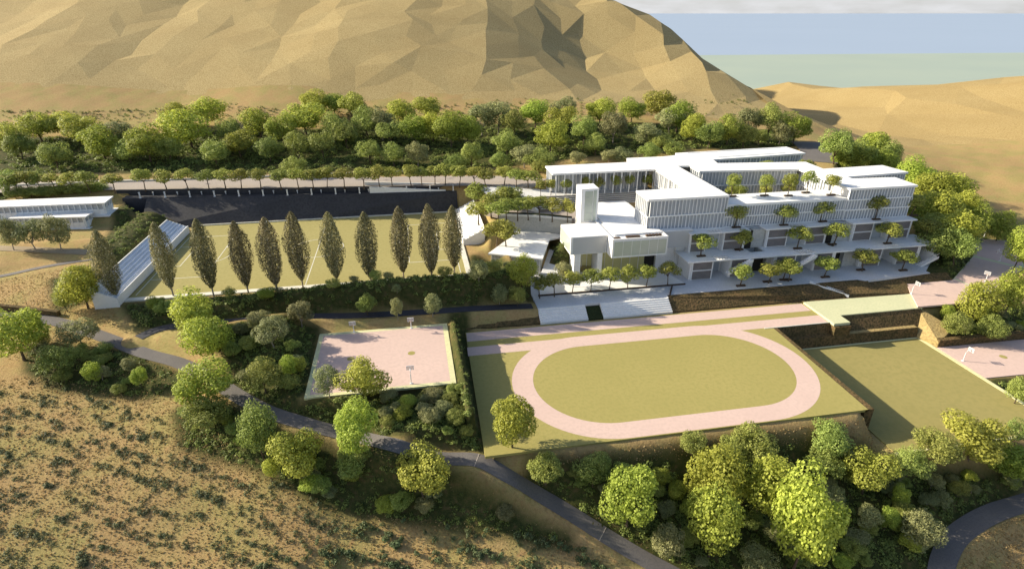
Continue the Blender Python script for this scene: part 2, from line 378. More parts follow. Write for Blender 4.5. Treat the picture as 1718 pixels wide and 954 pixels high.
def ground_mat():
    m, nt, b = new_mat('dry_grass_ground'); N, L = nt.nodes, nt.links
    g = N.new('ShaderNodeNewGeometry')
    def noise(s, d=5, r=.55):
        n = N.new('ShaderNodeTexNoise'); n.inputs['Scale'].default_value = s; n.inputs['Detail'].default_value = d; n.inputs['Roughness'].default_value = r
        L.new(g.outputs['Position'], n.inputs['Vector']); return n.outputs['Fac']
    def ramp(f, stops):
        r = N.new('ShaderNodeValToRGB'); e = r.color_ramp.elements
        while len(e) > len(stops): e.remove(e[-1])
        while len(e) < len(stops): e.new(.5)
        for k, (p, c) in zip(e, stops): k.position = p; k.color = (*c, 1)
        L.new(f, r.inputs[0]); return r.outputs[0]
    def mix(f, a, c, mode='MIX'):
        x = N.new('ShaderNodeMix'); x.data_type = 'RGBA'; x.blend_type = mode
        for s, v in ((0, f), (6, a), (7, c)):
            if isinstance(v, (int, float)): x.inputs[s].default_value = v
            elif isinstance(v, tuple): x.inputs[s].default_value = (*v, 1)
            else: L.new(v, x.inputs[s])
        return x.outputs[2]
    big = ramp(noise(.09, 4), [(.40, (.38, .25, .112)), (.5, (.35, .27, .105)), (.60, (.265, .26, .08))])
    fine = ramp(noise(1.4, 6, .7), [(.32, (.18, .12, .05)), (.45, (.33, .23, .10)), (.56, (.42, .295, .135)), (.68, (.26, .25, .075))])
    dry = mix(.55, big, fine)
    red = ramp(noise(.55, 5, .65), [(.55, (0, 0, 0)), (.68, (1, 1, 1))])
    dry = mix(red, dry, (.35, .225, .10))
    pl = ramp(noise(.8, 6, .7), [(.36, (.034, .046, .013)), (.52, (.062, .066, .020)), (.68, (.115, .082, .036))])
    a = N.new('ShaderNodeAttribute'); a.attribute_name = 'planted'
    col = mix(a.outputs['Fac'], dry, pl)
    L.new(col, b.inputs['Base Color']); b.inputs['Roughness'].default_value = .95; b.inputs['Specular IOR Level'].default_value = .1
    bp = N.new('ShaderNodeBump'); bp.inputs['Strength'].default_value = .55; bp.inputs['Distance'].default_value = .35
    L.new(noise(1.9, 6, .75), bp.inputs['Height']); L.new(bp.outputs[0], b.inputs['Normal'])
    return m
M['ground'] = ground_mat()
tag(put('ground', me, M['ground']), kind='structure')

# mountain and hill: coarse faceted terrain
def facet_mesh(name, X0, X1, Y0, Y1, st, amp, seed):
    r = np.random.default_rng(seed)
    xs = np.arange(X0, X1+1, st); ys = np.arange(Y0, Y1+1, st*1.15); a, c = np.meshgrid(xs, ys)
    a = a+r.uniform(-.33, .33, a.shape)*st; c2 = c+r.uniform(-.3, .3, a.shape)*st*1.15
    c2[0] = c[0]
    z = nat_cam(a, c2)
    fade = sm((c2-352)/45)
    gul = np.sin(a*.060+.8*np.sin(c2*.017)+.6)*.75+np.sin(a*.125+c2*.006+1.7)*.42+np.sin(a*.027+c2*.008)*.9
    z = z+(gul*amp+r.normal(0, amp*.22, z.shape))*fade-.9*(1-sm((c2-336)/16))
    v = np.stack([a.ravel()*CA+c2.ravel()*SA, -a.ravel()*SA+c2.ravel()*CA, z.ravel()], 1)
    n = len(xs); k = np.arange(len(v)).reshape(len(ys), n)
    A, B, Cc, D = k[:-1, :-1].ravel(), k[:-1, 1:].ravel(), k[1:, 1:].ravel(), k[1:, :-1].ravel()
    flip = r.random(len(A)) < .5
    t1 = np.where(flip[:, None], np.stack([A, B, Cc], 1), np.stack([A, B, D], 1))
    t2 = np.where(flip[:, None], np.stack([A, Cc, D], 1), np.stack([B, Cc, D], 1))
    return np_mesh(name, v, np.concatenate([t1, t2]))
M['mount'] = mat('dry_mountain_grass', (.43, .335, .16), (.395, .30, .14), .03, .95, .1, c2=(.24, .17, .07), scale2=1.9, f2=.55, detail=6, bump=.5)
M['hill'] = mat('dry_hill_grass', (.40, .30, .135), (.36, .265, .115), .03, .95, .1, c2=(.26, .175, .07), scale2=1.3, f2=.5, detail=6, bump=.5)
mo = facet_mesh('mountain', -760, 176, 338, 960, 19, 1.5, 3)
# faces right of the ridge valley belong to the neighbouring hill
tag(put('mountain', mo, M['mount']), kind='structure')
hl = facet_mesh('hill', 158, 900, 338, 960, 34, 1.3, 5)
tag(put('hill', hl, M['hill']), kind='structure')

# sea
mb = MB(); mb.face([(-150000, 900, -42), (150000, 900, -42), (150000, 150000, -42), (-150000, 150000, -42)])
def sea_mat(name, c0, c1, sc):
    m = mat(name, c0, c1, sc, .35, .25); return m
struct('sea', mb, sea_mat('deep_sea', (.30, .37, .48), (.29, .36, .47), .0008))
mb = MB(); mb.face([(-3000, 600, -41.5), (4000, 600, -41.5), (4000, 1690, -41.5), (-3000, 2150, -41.5)])
struct('coastal_water', mb, sea_mat('shallow_sea', (.35, .40, .29), (.32, .375, .28), .004))

# ------------------------------------------------------------------ roads
def ribbon(name, c, hw, m, z=.0, label=None):
    d = np.gradient(c[:, :2], axis=0); d /= np.linalg.norm(d, axis=1)[:, None]; n = np.stack([-d[:, 1], d[:, 0]], 1)
    ks = np.linspace(-1, 1, 5); v = []
    for k in ks:
        v.append(np.c_[c[:, :2]+n*hw*k, c[:, 2]+z+.04*(1-k*k)])
    N_ = len(c); v = np.concatenate(v); q = []
    for a in range(4):
        for i in range(N_-1): q.append((a*N_+i, (a+1)*N_+i, (a+1)*N_+i+1, a*N_+i+1))
    return tag(put(name, np_mesh(name, v, np.array(q)[:, ::-1]), m), kind='structure')
ribbon('road', rd_fg, 1.95, M['asph']); ribbon('road', rd_br, 2.2, M['asph'])
ribbon('path', rd_mid, 1.7, M['asphdark']); ribbon('path', rd_l1, 1.2, M['asph']); ribbon('path', rd_l2, 2.1, M['earthpath'])
ribbon('road', rd_up, 8.2, M['beige']); ribbon('road', rd_tp, 7.5, M['asph'])
mb = MB()   # pale kerbs along the foreground road joints
for i in (196, 250):
    p = rd_fg[i]; q = rd_fg[i+1]; d = (q-p)[:2]; d /= np.linalg.norm(d); n = (-d[1], d[0])
    mb.obox(p[:2], d, n, -.09, .09, -1.9, 1.9, p[2]+.01, p[2]+.055)
struct('road_joint', mb, M['beige'])

# ------------------------------------------------------------------ sports slabs
def sheet(name, poly, z, m, t=.3): mb = MB(); mb.prism(poly, z-t, z); return struct(name, mb, m)
# left ball court (two courts side by side)
CZ = 4.3
sheet('court_border', rect(-27.4, 7.0, 114.0, 143.4), CZ, M['lime'], .5)
sheet('court', rect(-26.3, 5.7, 115.1, 142.2), CZ+.005, M['track'], .1)
mb = MB()
for x in (-18.2, -3.1): mb.disc(x, 129.2, CZ+.012, .95)
struct('court_marking', mb, M['grass'])
# running track slab
XL, XR, Y0, Y1 = 11.2, 100.3, 92.9, 131.4
sheet('athletics_field', [(XL-.3, Y0), (XR, Y0), (XR+.5, Y1+.6), (119, Y1+.6), (119, 144.8), (XL+1, 144.8)], 0, M['grass'], .6)
cy_, rad, sx0, sx1 = 115.05, 21.9, 42.7, 77.0
def stadium(r, k=40, x0=sx0, x1=sx1):
    p = []
    for i in range(k+1): a = -math.pi/2+math.pi*i/k; p.append((x1+r*math.cos(a), cy_+r*math.sin(a)))
    for i in range(k+1): a = math.pi/2+math.pi*i/k; p.append((x0+r*math.cos(a), cy_+r*math.sin(a)))
    return p
po, pi_ = stadium(rad), stadium(rad-5.3)
mb = MB(); n = len(po); z = .008
for i in range(n):
    j = (i+1) % n; mb.face([(*po[i], z), (*po[j], z), (*pi_[j], z), (*pi_[i], z)])
struct('running_track', mb, M['track'])
mb = MB(); z = .012; mb.face([(11.6, 132.05, z), (118.9, 132.05, z), (118.9, 136.5, z), (11.8, 136.5, z)])
mb.face([(12.2, 139.6, z), (118.6, 139.6, z), (118.6, 144.4, z), (12.4, 144.4, z)])
struct('sprint_lane', mb, M['track'])
mb = MB(); mb.box(98, 119.1, Y1+.3, Y1+.6, -.2, .12); struct('lane_kerb', mb, M['kerb'])
# promenade
sheet('promenade', [(119.2, 130.0), (124.5, 130.0), (124.5, 134.4), (153, 134.4), (153, 136.2), (160, 143.5), (119.2, 144.4)], .55, M['mint'], .8)
# lower field
sheet('lower_field', rect(102.2, 147.2, 84.8, 127.8), -6, M['turf3'], .3)
mb = MB(); mb.box(147.2, 148.4, 83.8, 127.8, -6.4, -5.93); mb.box(101.95, 148.4, 127.8, 128.3, -6.4, -5.92); mb.box(102.2, 147.2, 84.1, 84.8, -6.4, -5.94)
struct('field_kerb', mb, M['lime'])
sheet('court', [(148.4, 106.2), (184, 105.4), (188, 121.5), (148.8, 122.1)], -5.98, M['track'], .3)
mb = MB(); mb.disc(163.2, 114.4, -5.965, 1.0); struct('court_marking', mb, M['grass'])
# upper right courts
c1 = [U(*q, 1.2) for q in ((1520, 475), (1601, 468), (1646, 488), (1655, 505), (1540, 514))]
sheet('court', c1, 1.2, M['track'], .5)
c2 = [U(*q, 1.2) for q in ((1602, 466), (1633, 431), (1712, 450), (1700, 480), (1646, 486))]
c3 = [U(*q, 1.2) for q in ((1634, 428), (1624, 398), (1690, 405), (1716, 440), (1712, 447))]
sheet('court_border', [U(*q, 1.19) for q in ((1599, 468), (1634, 428), (1624, 397), (1694, 404), (1722, 450), (1700, 486), (1648, 490))], 1.19, M['mint'], .5)
sheet('court', c2, 1.2, M['track'], .1); sheet('court', c3, 1.2, M['track'], .1)
# football pitch
PZ = 8.0
sheet('football_pitch', rect(-83.4, 15.2, 167.9, 231.6), PZ, M['turf2'], .4)
mb = MB(); mb.box(-86, 17, 165.9, 167.9, PZ-.7, PZ+.12); mb.box(-83.4, 16.5, 231.6, 232.1, PZ-.5, PZ+.45); mb.box(15.2, 16.9, 167.9, 200, PZ-.5, PZ+.08)
struct('pitch_kerb', mb, M['kerb'])
mb = MB(); z = PZ+.008; w = .12
def ln(x0, y0, x1, y1):
    if x0 == x1: mb.face([(x0-w, y0, z), (x0+w, y0, z), (x0+w, y1, z), (x0-w, y1, z)])
    else: mb.face([(x0, y0-w, z), (x1, y0-w, z), (x1, y0+w, z), (x0, y0+w, z)])
yc = 199.5
ln(-34, 168.5, -34, 231)
for s, xg in ((1, -82), (-1, 13.5)):
    xb = xg+s*16; ln(min(xg, xb), yc-19, max(xg, xb), yc-19); ln(min(xg, xb), yc+19, max(xg, xb), yc+19); ln(xb, yc-19+w, xb, yc+19-w)
    xb = xg+s*5.5; ln(min(xg, xb), yc-9, max(xg, xb), yc-9); ln(min(xg, xb), yc+9, max(xg, xb), yc+9); ln(xb, yc-9+w, xb, yc+9-w); ln(xg, 169.5, xg, 229.5)
    for i in range(12):
        a0 = -.92+1.84*i/12; a1 = -.92+1.84*(i+1)/12; xc = xg+s*10.5
        q = [(xc+s*r*math.cos(a), yc+r*math.sin(a), z+.004) for r, a in ((8.6, a0), (8.85, a0), (8.85, a1), (8.6, a1))]
        mb.face(q)
for i in range(48):
    a0 = 2*math.pi*i/48; a1 = 2*math.pi*(i+1)/48
    mb.face([(-34+r*math.cos(a), yc+r*math.sin(a), z+.004) for r, a in ((8.6, a0), (8.85, a0), (8.85, a1), (8.6, a1))])
struct('pitch_marking', mb, M['kerb'])

# ------------------------------------------------------------------ retaining walls
def wall(poly, z0, z1, m, label, name='retaining_wall', group=None):
    mb = MB(); mb.prism(poly, z0, z1); return solo(name, mb, m, label, 'wall', group)
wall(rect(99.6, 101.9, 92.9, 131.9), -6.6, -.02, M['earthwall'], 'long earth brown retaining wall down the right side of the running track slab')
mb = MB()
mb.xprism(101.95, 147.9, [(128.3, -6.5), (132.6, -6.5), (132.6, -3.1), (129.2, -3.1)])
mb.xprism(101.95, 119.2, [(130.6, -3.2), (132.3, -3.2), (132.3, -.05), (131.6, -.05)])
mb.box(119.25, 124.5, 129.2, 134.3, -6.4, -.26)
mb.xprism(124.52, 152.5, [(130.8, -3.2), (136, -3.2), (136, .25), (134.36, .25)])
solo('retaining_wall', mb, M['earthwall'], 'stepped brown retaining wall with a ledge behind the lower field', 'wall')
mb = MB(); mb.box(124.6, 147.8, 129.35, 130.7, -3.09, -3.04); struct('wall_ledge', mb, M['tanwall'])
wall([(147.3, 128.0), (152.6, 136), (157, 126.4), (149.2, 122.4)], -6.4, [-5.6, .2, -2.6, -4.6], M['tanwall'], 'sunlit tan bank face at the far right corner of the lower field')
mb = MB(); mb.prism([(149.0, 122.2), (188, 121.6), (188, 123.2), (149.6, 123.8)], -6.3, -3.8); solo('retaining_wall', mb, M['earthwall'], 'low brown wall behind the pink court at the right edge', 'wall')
a, b_ = U(-40, 517, 7.4), U(96, 527, 6.6)
mb = MB(); mb.prism([a, b_, (b_[0]+.3, b_[1]+1.2), (a[0], a[1]+1.2)], 4.5, [9.2, 7.3, 7.3, 9.2]); solo('retaining_wall', mb, M['earthwall'], 'low dark wall above the road at the far left', 'wall')
# terrace front banks
mb = MB(); mb.prism([(76.2, 150.6), (146.5, 150.6), (146.5, 152.2), (76.2, 152.2)], -.3, [2.85]*4)
bq = [(76.2, 146.2), (119, 146.2), (119.1, 144.5), (160, 143.7), (160, 149.15), (146.5, 149.15), (146.5, 150.58), (76.2, 150.58)]
mb.prism(bq, -.5, [.06, .06, .62, .62, 1.4, 1.9, 2.84, 2.84])
solo('retaining_wall', mb, M['earthwall'], 'dark brown bank below the white terrace, right of the white steps', 'wall')
mb = MB(); mb.prism([(146.5, 149.2), (178, 149.2), (178, 152.2), (146.5, 152.2)], .3, [1.4, 1.4, 2.84, 2.84])
solo('retaining_wall', mb, M['earthwall'], 'brown bank between the terrace end and the shaded pink courts', 'wall')
mb = MB(); mb.prism([(12.6, 146.6), (34.6, 146.2), (34.6, 151.4), (12.6, 151.8)], -.4, [.1, .1, 2.9, 2.9])
solo('retaining_wall', mb, M['earthwall'], 'brown stone bank left of the white steps by the track', 'wall')
# white stepped stair line on the bank, from the terrace to the promenade
mb = MB()
p0, p1 = U(1358, 474, 2.9), U(1424, 496, .7)
dv = np.array(p1)-np.array(p0); L_ = float(np.linalg.norm(dv)); dv /= L_; nv_ = np.array((-dv[1], dv[0]))
for i in range(20):
    za = 3.15+(1.0-3.15)*i/20; mb.obox(p0, dv, nv_, i*L_/20, (i+1)*L_/20-.004, -.55, .55, -.3, za)
for w_ in (-.7, .56):
    q = [(p0[0]+nv_[0]*w_, p0[1]+nv_[1]*w_), (p1[0]+nv_[0]*w_, p1[1]+nv_[1]*w_), (p1[0]+nv_[0]*(w_+.14), p1[1]+nv_[1]*(w_+.14)), (p0[0]+nv_[0]*(w_+.14), p0[1]+nv_[1]*(w_+.14))]
    mb.prism(q, -.3, [3.4, 1.25, 1.25, 3.4])
solo('stair', mb, M['white'], 'narrow white stair running down the dark bank to the green promenade', 'stair')
# slate wall behind the pitch with ledge
mb = MB()
TOPW = [(-104, 244.6), (-45, 239.8), (18.5, 235.4)]; BOTW = [(-104, 232.4), (-45, 232.4), (18.5, 232.4)]
for a_ in range(2):
    (x0, t0), (x1, t1) = TOPW[a_], TOPW[a_+1]
    b0 = len(mb.v); mb.v += [(x0, 232.4, PZ-.6), (x1, 232.4, PZ-.6), (x1, t1, 15.95), (x0, t0, 15.95), (x0, t0+.8, 15.95), (x1, t1+.8, 15.95), (x0, t0+.8, PZ-.6), (x1, t1+.8, PZ-.6)]
    mb.f += [(b0, b0+1, b0+2, b0+3), (b0+3, b0+2, b0+5, b0+4), (b0+4, b0+5, b0+7, b0+6)]
    if a_ == 0: mb.f.append((b0, b0+3, b0+4, b0+6))
    else: mb.f.append((b0+1, b0+7, b0+5, b0+2))
solo('retaining_wall', mb, M['slate'], 'tall dark slate wall behind the football pitch', 'wall')
mb = MB(); mb.prism([(-114, 247.5), (-45, 239.84), (18.4, 235.44), (18.4, 236.4), (-45, 243.6), (-114, 252.8)], 7, 15.98); struct('ledge', mb, M['asphdark'])
mb = MB(); mb.prism([(-118, 253.2), (-45, 243.62), (19, 236.42), (19, 237.2), (-45, 244.5), (-118, 254.0)], 5, 18.1); solo('retaining_wall', mb, M['slate'], 'low dark wall edging the upper road above the ledge', 'wall')
mb = MB(); mb.prism([(-190, 268.5), (25, 261.5), (25, 262.1), (-190, 269.1)], 17.5, 18.7); solo('kerb_wall', mb, M['kerb'], 'long pale low wall along the back edge of the upper road', 'wall')
# ramp on the ledge
mb = MB(); a = U(616, 311, 18.5); 
mb.prism([(-17, 238.2), (14, 236.0), (14, 236.7), (-17, 239.6)], 15.97, [18.4, 16.4, 16.4, 18.4])
solo('ramp', mb, M['white'], 'long white wedge ramp on the ledge above the slate wall', 'ramp')
mb = MB(); mb.prism([(-19, 243.2), (12, 239.6), (12, 240.1), (-19, 243.7)], 17, [19.4, 18.3, 18.3, 19.4])
solo('ramp_wall', mb, M['white'], 'slim white wedge wall beside the ramp on the ledge', 'wall')
# posts with lamps along the wall top
ORD = ['first', 'second', 'third', 'fourth', 'fifth', 'sixth', 'seventh', 'eighth', 'ninth', 'tenth', 'eleventh', 'twelfth', 'thirteenth', 'fourteenth', 'fifteenth', 'sixteenth', 'seventeenth', 'eighteenth', 'nineteenth', 'twentieth']
ORD += ['twenty-'+w for w in ORD[:9]]+['thirtieth']+['thirty-'+w for w in ORD[:9]]+['fortieth']+['forty-'+w for w in ORD[:9]]
pm = lm = None
for i in range(14):
    x = -107+i*9.55; px_ = 0
    e = empty('wall_post', (x, float(np.interp(x, [-104, -45, 18.5], [246.9, 240.3, 235.9])), 15.98), 'short white post on the slate wall ledge, %s from the left' % ORD[i], 'post', 'white posts along the slate wall')
    if pm is None:
        b = MB(); b.box(-.22, .22, -.22, .22, 0, 2.2); b.box(-.34, .34, -.34, .34, 0, .25); pm = b.mesh('post')
        b = MB(); b.box(-.3, .3, -.3, .3, 2.2, 2.4); lm = b.mesh('cap')
    put('post', pm, M['white'], e); put('cap', lm, M['white'], e)
bm_ = None
for i in range(13):
    x = -103.5+i*9.55
    if bm_ is None:
        b = MB(); b.tube([(0, 0, 0), (0, 0, .9), (0, 0, .92), (0, 0, 1.25), (0, 0, 1.35)], [.16, .16, .3, .3, .12], 10); bm_ = b.mesh('bollard')
    o = put('bollard', bm_, M['white']); o.location = (x, float(np.interp(x, [-118, -45, 19], [252.6, 243.1, 236.1])), 15.98)
    tag(o, 'small white bollard near the upper road edge, %s from the left' % ORD[i], 'bollard', 'white bollards on the ledge')

# ------------------------------------------------------------------ bleachers
def bleacher(x0, x1, y0, y1, z0, zf, zb, rows, label, left):
    e = empty('bleacher', ((x0+x1)/2, y0, z0), label, 'bleacher')
    f = MB(); n = rows
    # x0 is the front (pitch) side, x1 the rear
    for i in range(n):
        a = x0+(x1-x0)*i/n; c = x0+(x1-x0)*(i+1)/n; zt = zf+(zb-zf)*(i+.5)/n
        f.box(min(a, c), max(a, c)-.004 if c > a else max(a, c)-.004, y0+.1, y1-.1, z0, zt)
        f.box(min(c, c-.25*np.sign(c-a)), max(c, c-.25*np.sign(c-a)), y0+.3, y1-.3, zt+.002, zt+.22)
    part('seat_tier', f, M['rib'] if left else M['white'], e)
    g = MB(); d = np.sign(x0-x1); g.box(min(x0, x0+.25*d), max(x0, x0+.25*d), y0, y1, z0, zf+.5); part('front_wall', g, M['white'], e)
    g = MB(); g.box(min(x1, x1-.25*d), max(x1, x1-.25*d), y0, y1, z0-1, zb+.4); part('rear_wall', g, M['white'], e)
    for yy in (y0-.25, y1):
        g = MB(); g.prism([(x0, yy), (x1, yy), (x1, yy+.24), (x0, yy+.24)], z0-.6, [zf, zb, zb, zf])
        part('side_wall', g, M['white'], e)
    return e
bleacher(-83.9, -90.2, 163.5, 224.5, PZ, 10.2, 13.2, 6, 'long white ribbed bleacher along the left end of the football pitch', True)
bleacher(17.0, 24.5, 194, 229, PZ, 9.6, 13.4, 4, 'bright white bleacher at the right end of the football pitch', False)

# ------------------------------------------------------------------ facades
def facade(parent, p0, p1, z0, z1, out, floors=2, sp=1.3, fin_d=.45, glass='glass', fin_w=.16, cols=False, stagger=True):
    """glazed wall from p0 to p1 with vertical fins on its outer side"""
    d = np.array(p1, float)-np.array(p0, float); Lg = np.linalg.norm(d); d /= Lg; n = np.array(out, float)
    g = MB(); g.obox(p0, d, n, 0, Lg, -.3, 0, z0, z1); gl = part('glazing', g, M[glass], parent)
    f = MB(); fh = (z1-z0)/floors
    for k in range(floors):
        m = int(Lg/sp); off = (.5*sp if (k % 2 and stagger) else 0)
        for i in range(m+1):
            l = min(i*sp+off, Lg-fin_w)
            f.obox(p0, d, n, l, l+fin_w, .02, fin_d*(random.choice((.7, 1, 1.2)) if stagger else 1), z0+k*fh+.25, z0+(k+1)*fh-.2)
    part('fin_screen', f, M['fin'], parent)
    for k in range(floors+1):
        b = MB(); zz = z0+k*fh; b.obox(p0, d, n, 0, Lg, .012, fin_d*.9, max(zz-.18, z0), min(zz+.22, z1)); part('floor_band', b, M['fin'], parent)

# ------------------------------------------------------------------ main school building
RZ = 28.5
school = empty('school_building', (120, 171, 3), 'large white terraced school building stepping up the slope with flat roofs', 'building')
RP = [(52.6, 208), (93.4, 208), (93.0, 181.4), (75, 181.0), (75, 170.2), (103.4, 170.2), (104.0, 211.4), (109.0, 211.2), (108.6, 202.2), (148, 198.4), (148.3, 170.2), (174.8, 170.2), (175.1, 181.2), (158.4, 182.4),
      (158.4, 184.9), (186.0, 187.0), (184.4, 198.4), (157.5, 197.2), (158, 208.9), (121.9, 213), (123, 219.2), (168.3, 223.6), (167.8, 236.8), (113, 233.4), (112.6, 228), (89, 228), (86.5, 221), (52.6, 220.5)]
mb = MB(); mb.prism(RP, RZ-.65, RZ); roof = part('roof', mb, M['roof'], school)
mb = MB()
for q in (((118, 231.6), (164, 234.6)), ((127, 222.3), (160, 225.0))):
    (x0, y0), (x1, y1) = q; mb.prism([(x0, y0), (x1, y1), (x1, y1+.9), (x0, y0+.9)], RZ-.1, RZ+.05)
part('skylight', mb, M['glassdeep'], roof)
for q in ((93, 196, 2.2, 1.2, 1.0), (120, 226, 2.6, 1.6, 1.1), (140, 205, 2.0, 1.4, .9), (170, 192, 2.2, 1.4, .9)):
    pass
# solid cores behind the facades
mb = MB()
mb.box(54, 92.9, 214, 220, 12, RZ-.66); mb.box(94.9, 102.8, 182, 210.5, 12, RZ-.66); mb.box(76.6, 102.8, 172.2, 180.3, 12, RZ-.66)
mb.prism([(110, 203.6), (147.5, 200), (147.5, 210), (110, 210.6)], 12, RZ-.66); mb.box(150, 157, 172, 208, 12, RZ-.66); mb.box(150.2, 174, 172.2, 180.6, 12, RZ-.66)
mb.prism([(157.2, 186.4), (185, 188.4), (183.8, 197.6), (157.2, 196.6)], 8, RZ-.66); mb.prism([(90, 222), (122, 220.6), (167, 225), (167, 236), (114, 232.6), (90, 227)], 12, RZ-.66)
mb.box(104, 149.8, 172.4, 181, 12, 24.35)
mb.box(86.8, 176, 170.4, 172.1, 2.6, 16.6)
part('wall', mb, M['white'], school)
# front facades
facade(school, (75.4, 170.9), (103.4, 170.9), 17, RZ-.66, (0, -1), 2, 1.25)
facade(school, (103.4, 171.3), (148.6, 171.3), 17, 24.35, (0, -1), 2, 1.0)
facade(school, (148.6, 170.9), (174.4, 170.9), 17, RZ-.66, (0, -1), 3, 1.15)
facade(school, (75.6, 180.8), (75.6, 170.9), 17, RZ-.66, (-1, 0), 2, 1.5, glass='glassdeep', fin_w=.25, stagger=False)
facade(school, (93.9, 207.6), (93.9, 181.4), 17, RZ-.66, (-1, 0), 2, 1.5, glass='glass')
facade(school, (53.4, 213.6), (93.2, 213.6), 19.5, RZ-.66, (0, -1), 1, 1.4)
facade(school, (53.4, 220.2), (53.4, 213.6), 19.5, RZ-.66, (-1, 0), 1, 1.6)
facade(school, (109.6, 203.0), (147.8, 199.4), 17, RZ-.66, (-.094, -.995), 2, 1.3, glass='glassdeep')
facade(school, (109.5, 210.8), (109.5, 203.0), 17, RZ-.66, (-1, 0), 2, 1.6, glass='glassdeep')
facade(school, (149.4, 199.0), (149.4, 182.0), 17, RZ-.66, (-1, 0), 2, 1.5, fin_w=.3)
facade(school, (123.4, 219.9), (167.8, 224.3), 19, RZ-.66, (.098, -.995), 1, 1.5, glass='glassdeep')
facade(school, (158.6, 185.8), (185.4, 187.8), 17, RZ-.66, (.075, -.997), 2, 1.4, glass='glassdeep')
facade(school, (174.3, 171.0), (174.3, 180.8), 10, RZ-.66, (1, 0), 3, 1.6, glass='glassdeep')
# slender columns under the roof edge
def column(*q): mb = MB(); mb.box(*q); part('column', mb, M['fin'], school)
for i in range(13): x = 54+i*3.25; column(x, x+.32, 208.6, 208.92, 19.6, RZ-.66)
for i in range(7): y = 182+i*4.2; column(93.1, 93.35, y, y+.3, 16, RZ-.66)
for i in range(9): x = 126+i*5; column(x, x+.25, 219.6+(x-123)*.098-.3, 219.6+(x-123)*.098, 18.5, RZ-.66)
# upper terrace deck
mb = MB(); mb.prism([(103.5, 170.95), (148.5, 170.95), (148.5, 182), (104.3, 182)], 24.36, 25); part('deck', mb, M['roof'], school)
# C and B decks with pergola bays, and their rooms
MODS = [(88.0, 96.0, 102.0, 110.4), (118, 126, 133, 141.2), (151, 159, 165.2, 174.6)]
def deck(x0, x1, y0, y1, z, holes):
    mb = MB(); xs = x0
    for a, c in holes:
        mb.box(xs, a, y0, y1, z-.42, z); mb.box(a, c, y1-1.0, y1, z-.42, z); mb.box(a, c, y0, y0+.5, z-.42, z); xs = c
    mb.box(xs, x1, y0, y1, z-.42, z); return mb
for k, (a, b_, c, d) in enumerate(MODS):
    part('deck', deck(a-1.2 if k else a+1.5, d+.8, 166.8, 170.88, 17, [(b_+.3, c-.3)]), M['white'], school)
    g = MB()
    for i in range(5): x = b_+.7+i*(c-b_-1.6)/4; g.box(x, x+.32, 167.3, 169.86, 16.62, 16.96)
    part('pergola', g, M['fin'], school)
mb = deck(86.4, 179.2, 160, 164.6, 10, [(m[1]+.3, m[2]-.3) for m in MODS]); 
mb.box(86.4, 111, 164.6, 170.3, 9.58, 9.99); mb.box(116.4, 141.6, 164.6, 170.3, 9.58, 9.99); mb.box(143.5, 179.2, 164.6, 170.3, 9.58, 9.99)
part('deck', mb, M['white'], school)
for a, b_, c, d in MODS:
    g = MB()
    for i in range(6): x = b_+.6+i*(c-b_-1.5)/5; g.box(x, x+.34, 160.5, 163.58, 9.62, 9.97)
    part('pergola', g, M['fin'], school)
def room(x0, x1, y0, y1, z0, z1, slat0, slat1):
    b = MB(); b.box(x0, x1, y0+.25, y1, z0, z1); r = part('terrace_room', b, M['white'], school)
    p = MB(); p.box(slat0, slat1, y0+.13, y0+.24, z0+.25, z1-.3); q = part('louvre_backing', p, M['grey'], r)
    s = MB(); nh = int((z1-z0-.6)/.42); zm = (z0+z1)/2
    for i in range(nh):
        z = z0+.35+i*.42
        if abs(z-zm) < .22: continue
        s.box(slat0+.05, slat1-.05, y0-.06, y0+.13, z, z+.25)
    part('louvre_panel', s, M['louvre'], r)
    t = MB(); t.box(slat0, slat1, y0-.1, y0+.128, zm-.12, zm+.12); t.box(slat0-.35, slat0-.01, y0-.1, y0+.248, z0, z1); t.box(slat1+.01, slat1+.35, y0-.1, y0+.248, z0, z1)
    part('frame', t, M['white'], r)
for k, (a, b_, c, d) in enumerate(MODS):
    room(a, b_, 161, 169.9, 2.9, 9.57, a+.9, b_-.4); room(c, d, 161, 169.9, 2.9, 9.57, c+.6, d-1.6)
    room(a if k else 90, b_, 167.6, 170.3, 10, 16.57, a+.7 if k else 90.6, b_-.4); room(c, d, 167.6, 170.3, 10, 16.57, c+.5, d-1.0)
# bays: pale recessed wall and glazed doors
g = MB(); w_ = MB(); dk = MB(); py_ = MB()
for a, b_, c, d in MODS:
    g = MB(); g.box(b_+.05, c-.05, 166.6, 166.9, 2.9, 9.5); part('bay_wall', g, M['white'], school)
    g = MB(); g.box(b_+.05, c-.05, 169.6, 169.9, 10, 16.5); part('bay_wall', g, M['white'], school)
    w_ = MB(); w_.box(b_+.6, c-.6, 166.45, 166.58, 3.1, 8.6); part('bay_window', w_, M['glass'], school)
    w_ = MB(); w_.box(b_+.6, c-.6, 169.45, 169.58, 10.1, 15.6); part('bay_window', w_, M['glass'], school)
for x0, x1, x2 in ((110.5, 116.2, 117.9), (141.3, 145.6, 150.9)):
    for bx_ in ((x0+.1, x1-.02, 164.4, 164.7, 2.9, 9.5), (x0+.15, x0+2.36, 167.9, 168.2, 10, 16.4)):
        dk = MB(); dk.box(*bx_); part('doorway_shade', dk, M['dark'], school)  # solid dark panel painted as the shade of the open bay
    for bx_ in ((x1, x2, 162.6, 170.2, 2.9, 9.55), (x0+2.4, x2-.1, 168.4, 170.2, 10, 16.6)):
        py_ = MB(); py_.box(*bx_); part('stair_core', py_, M['pale'], school)
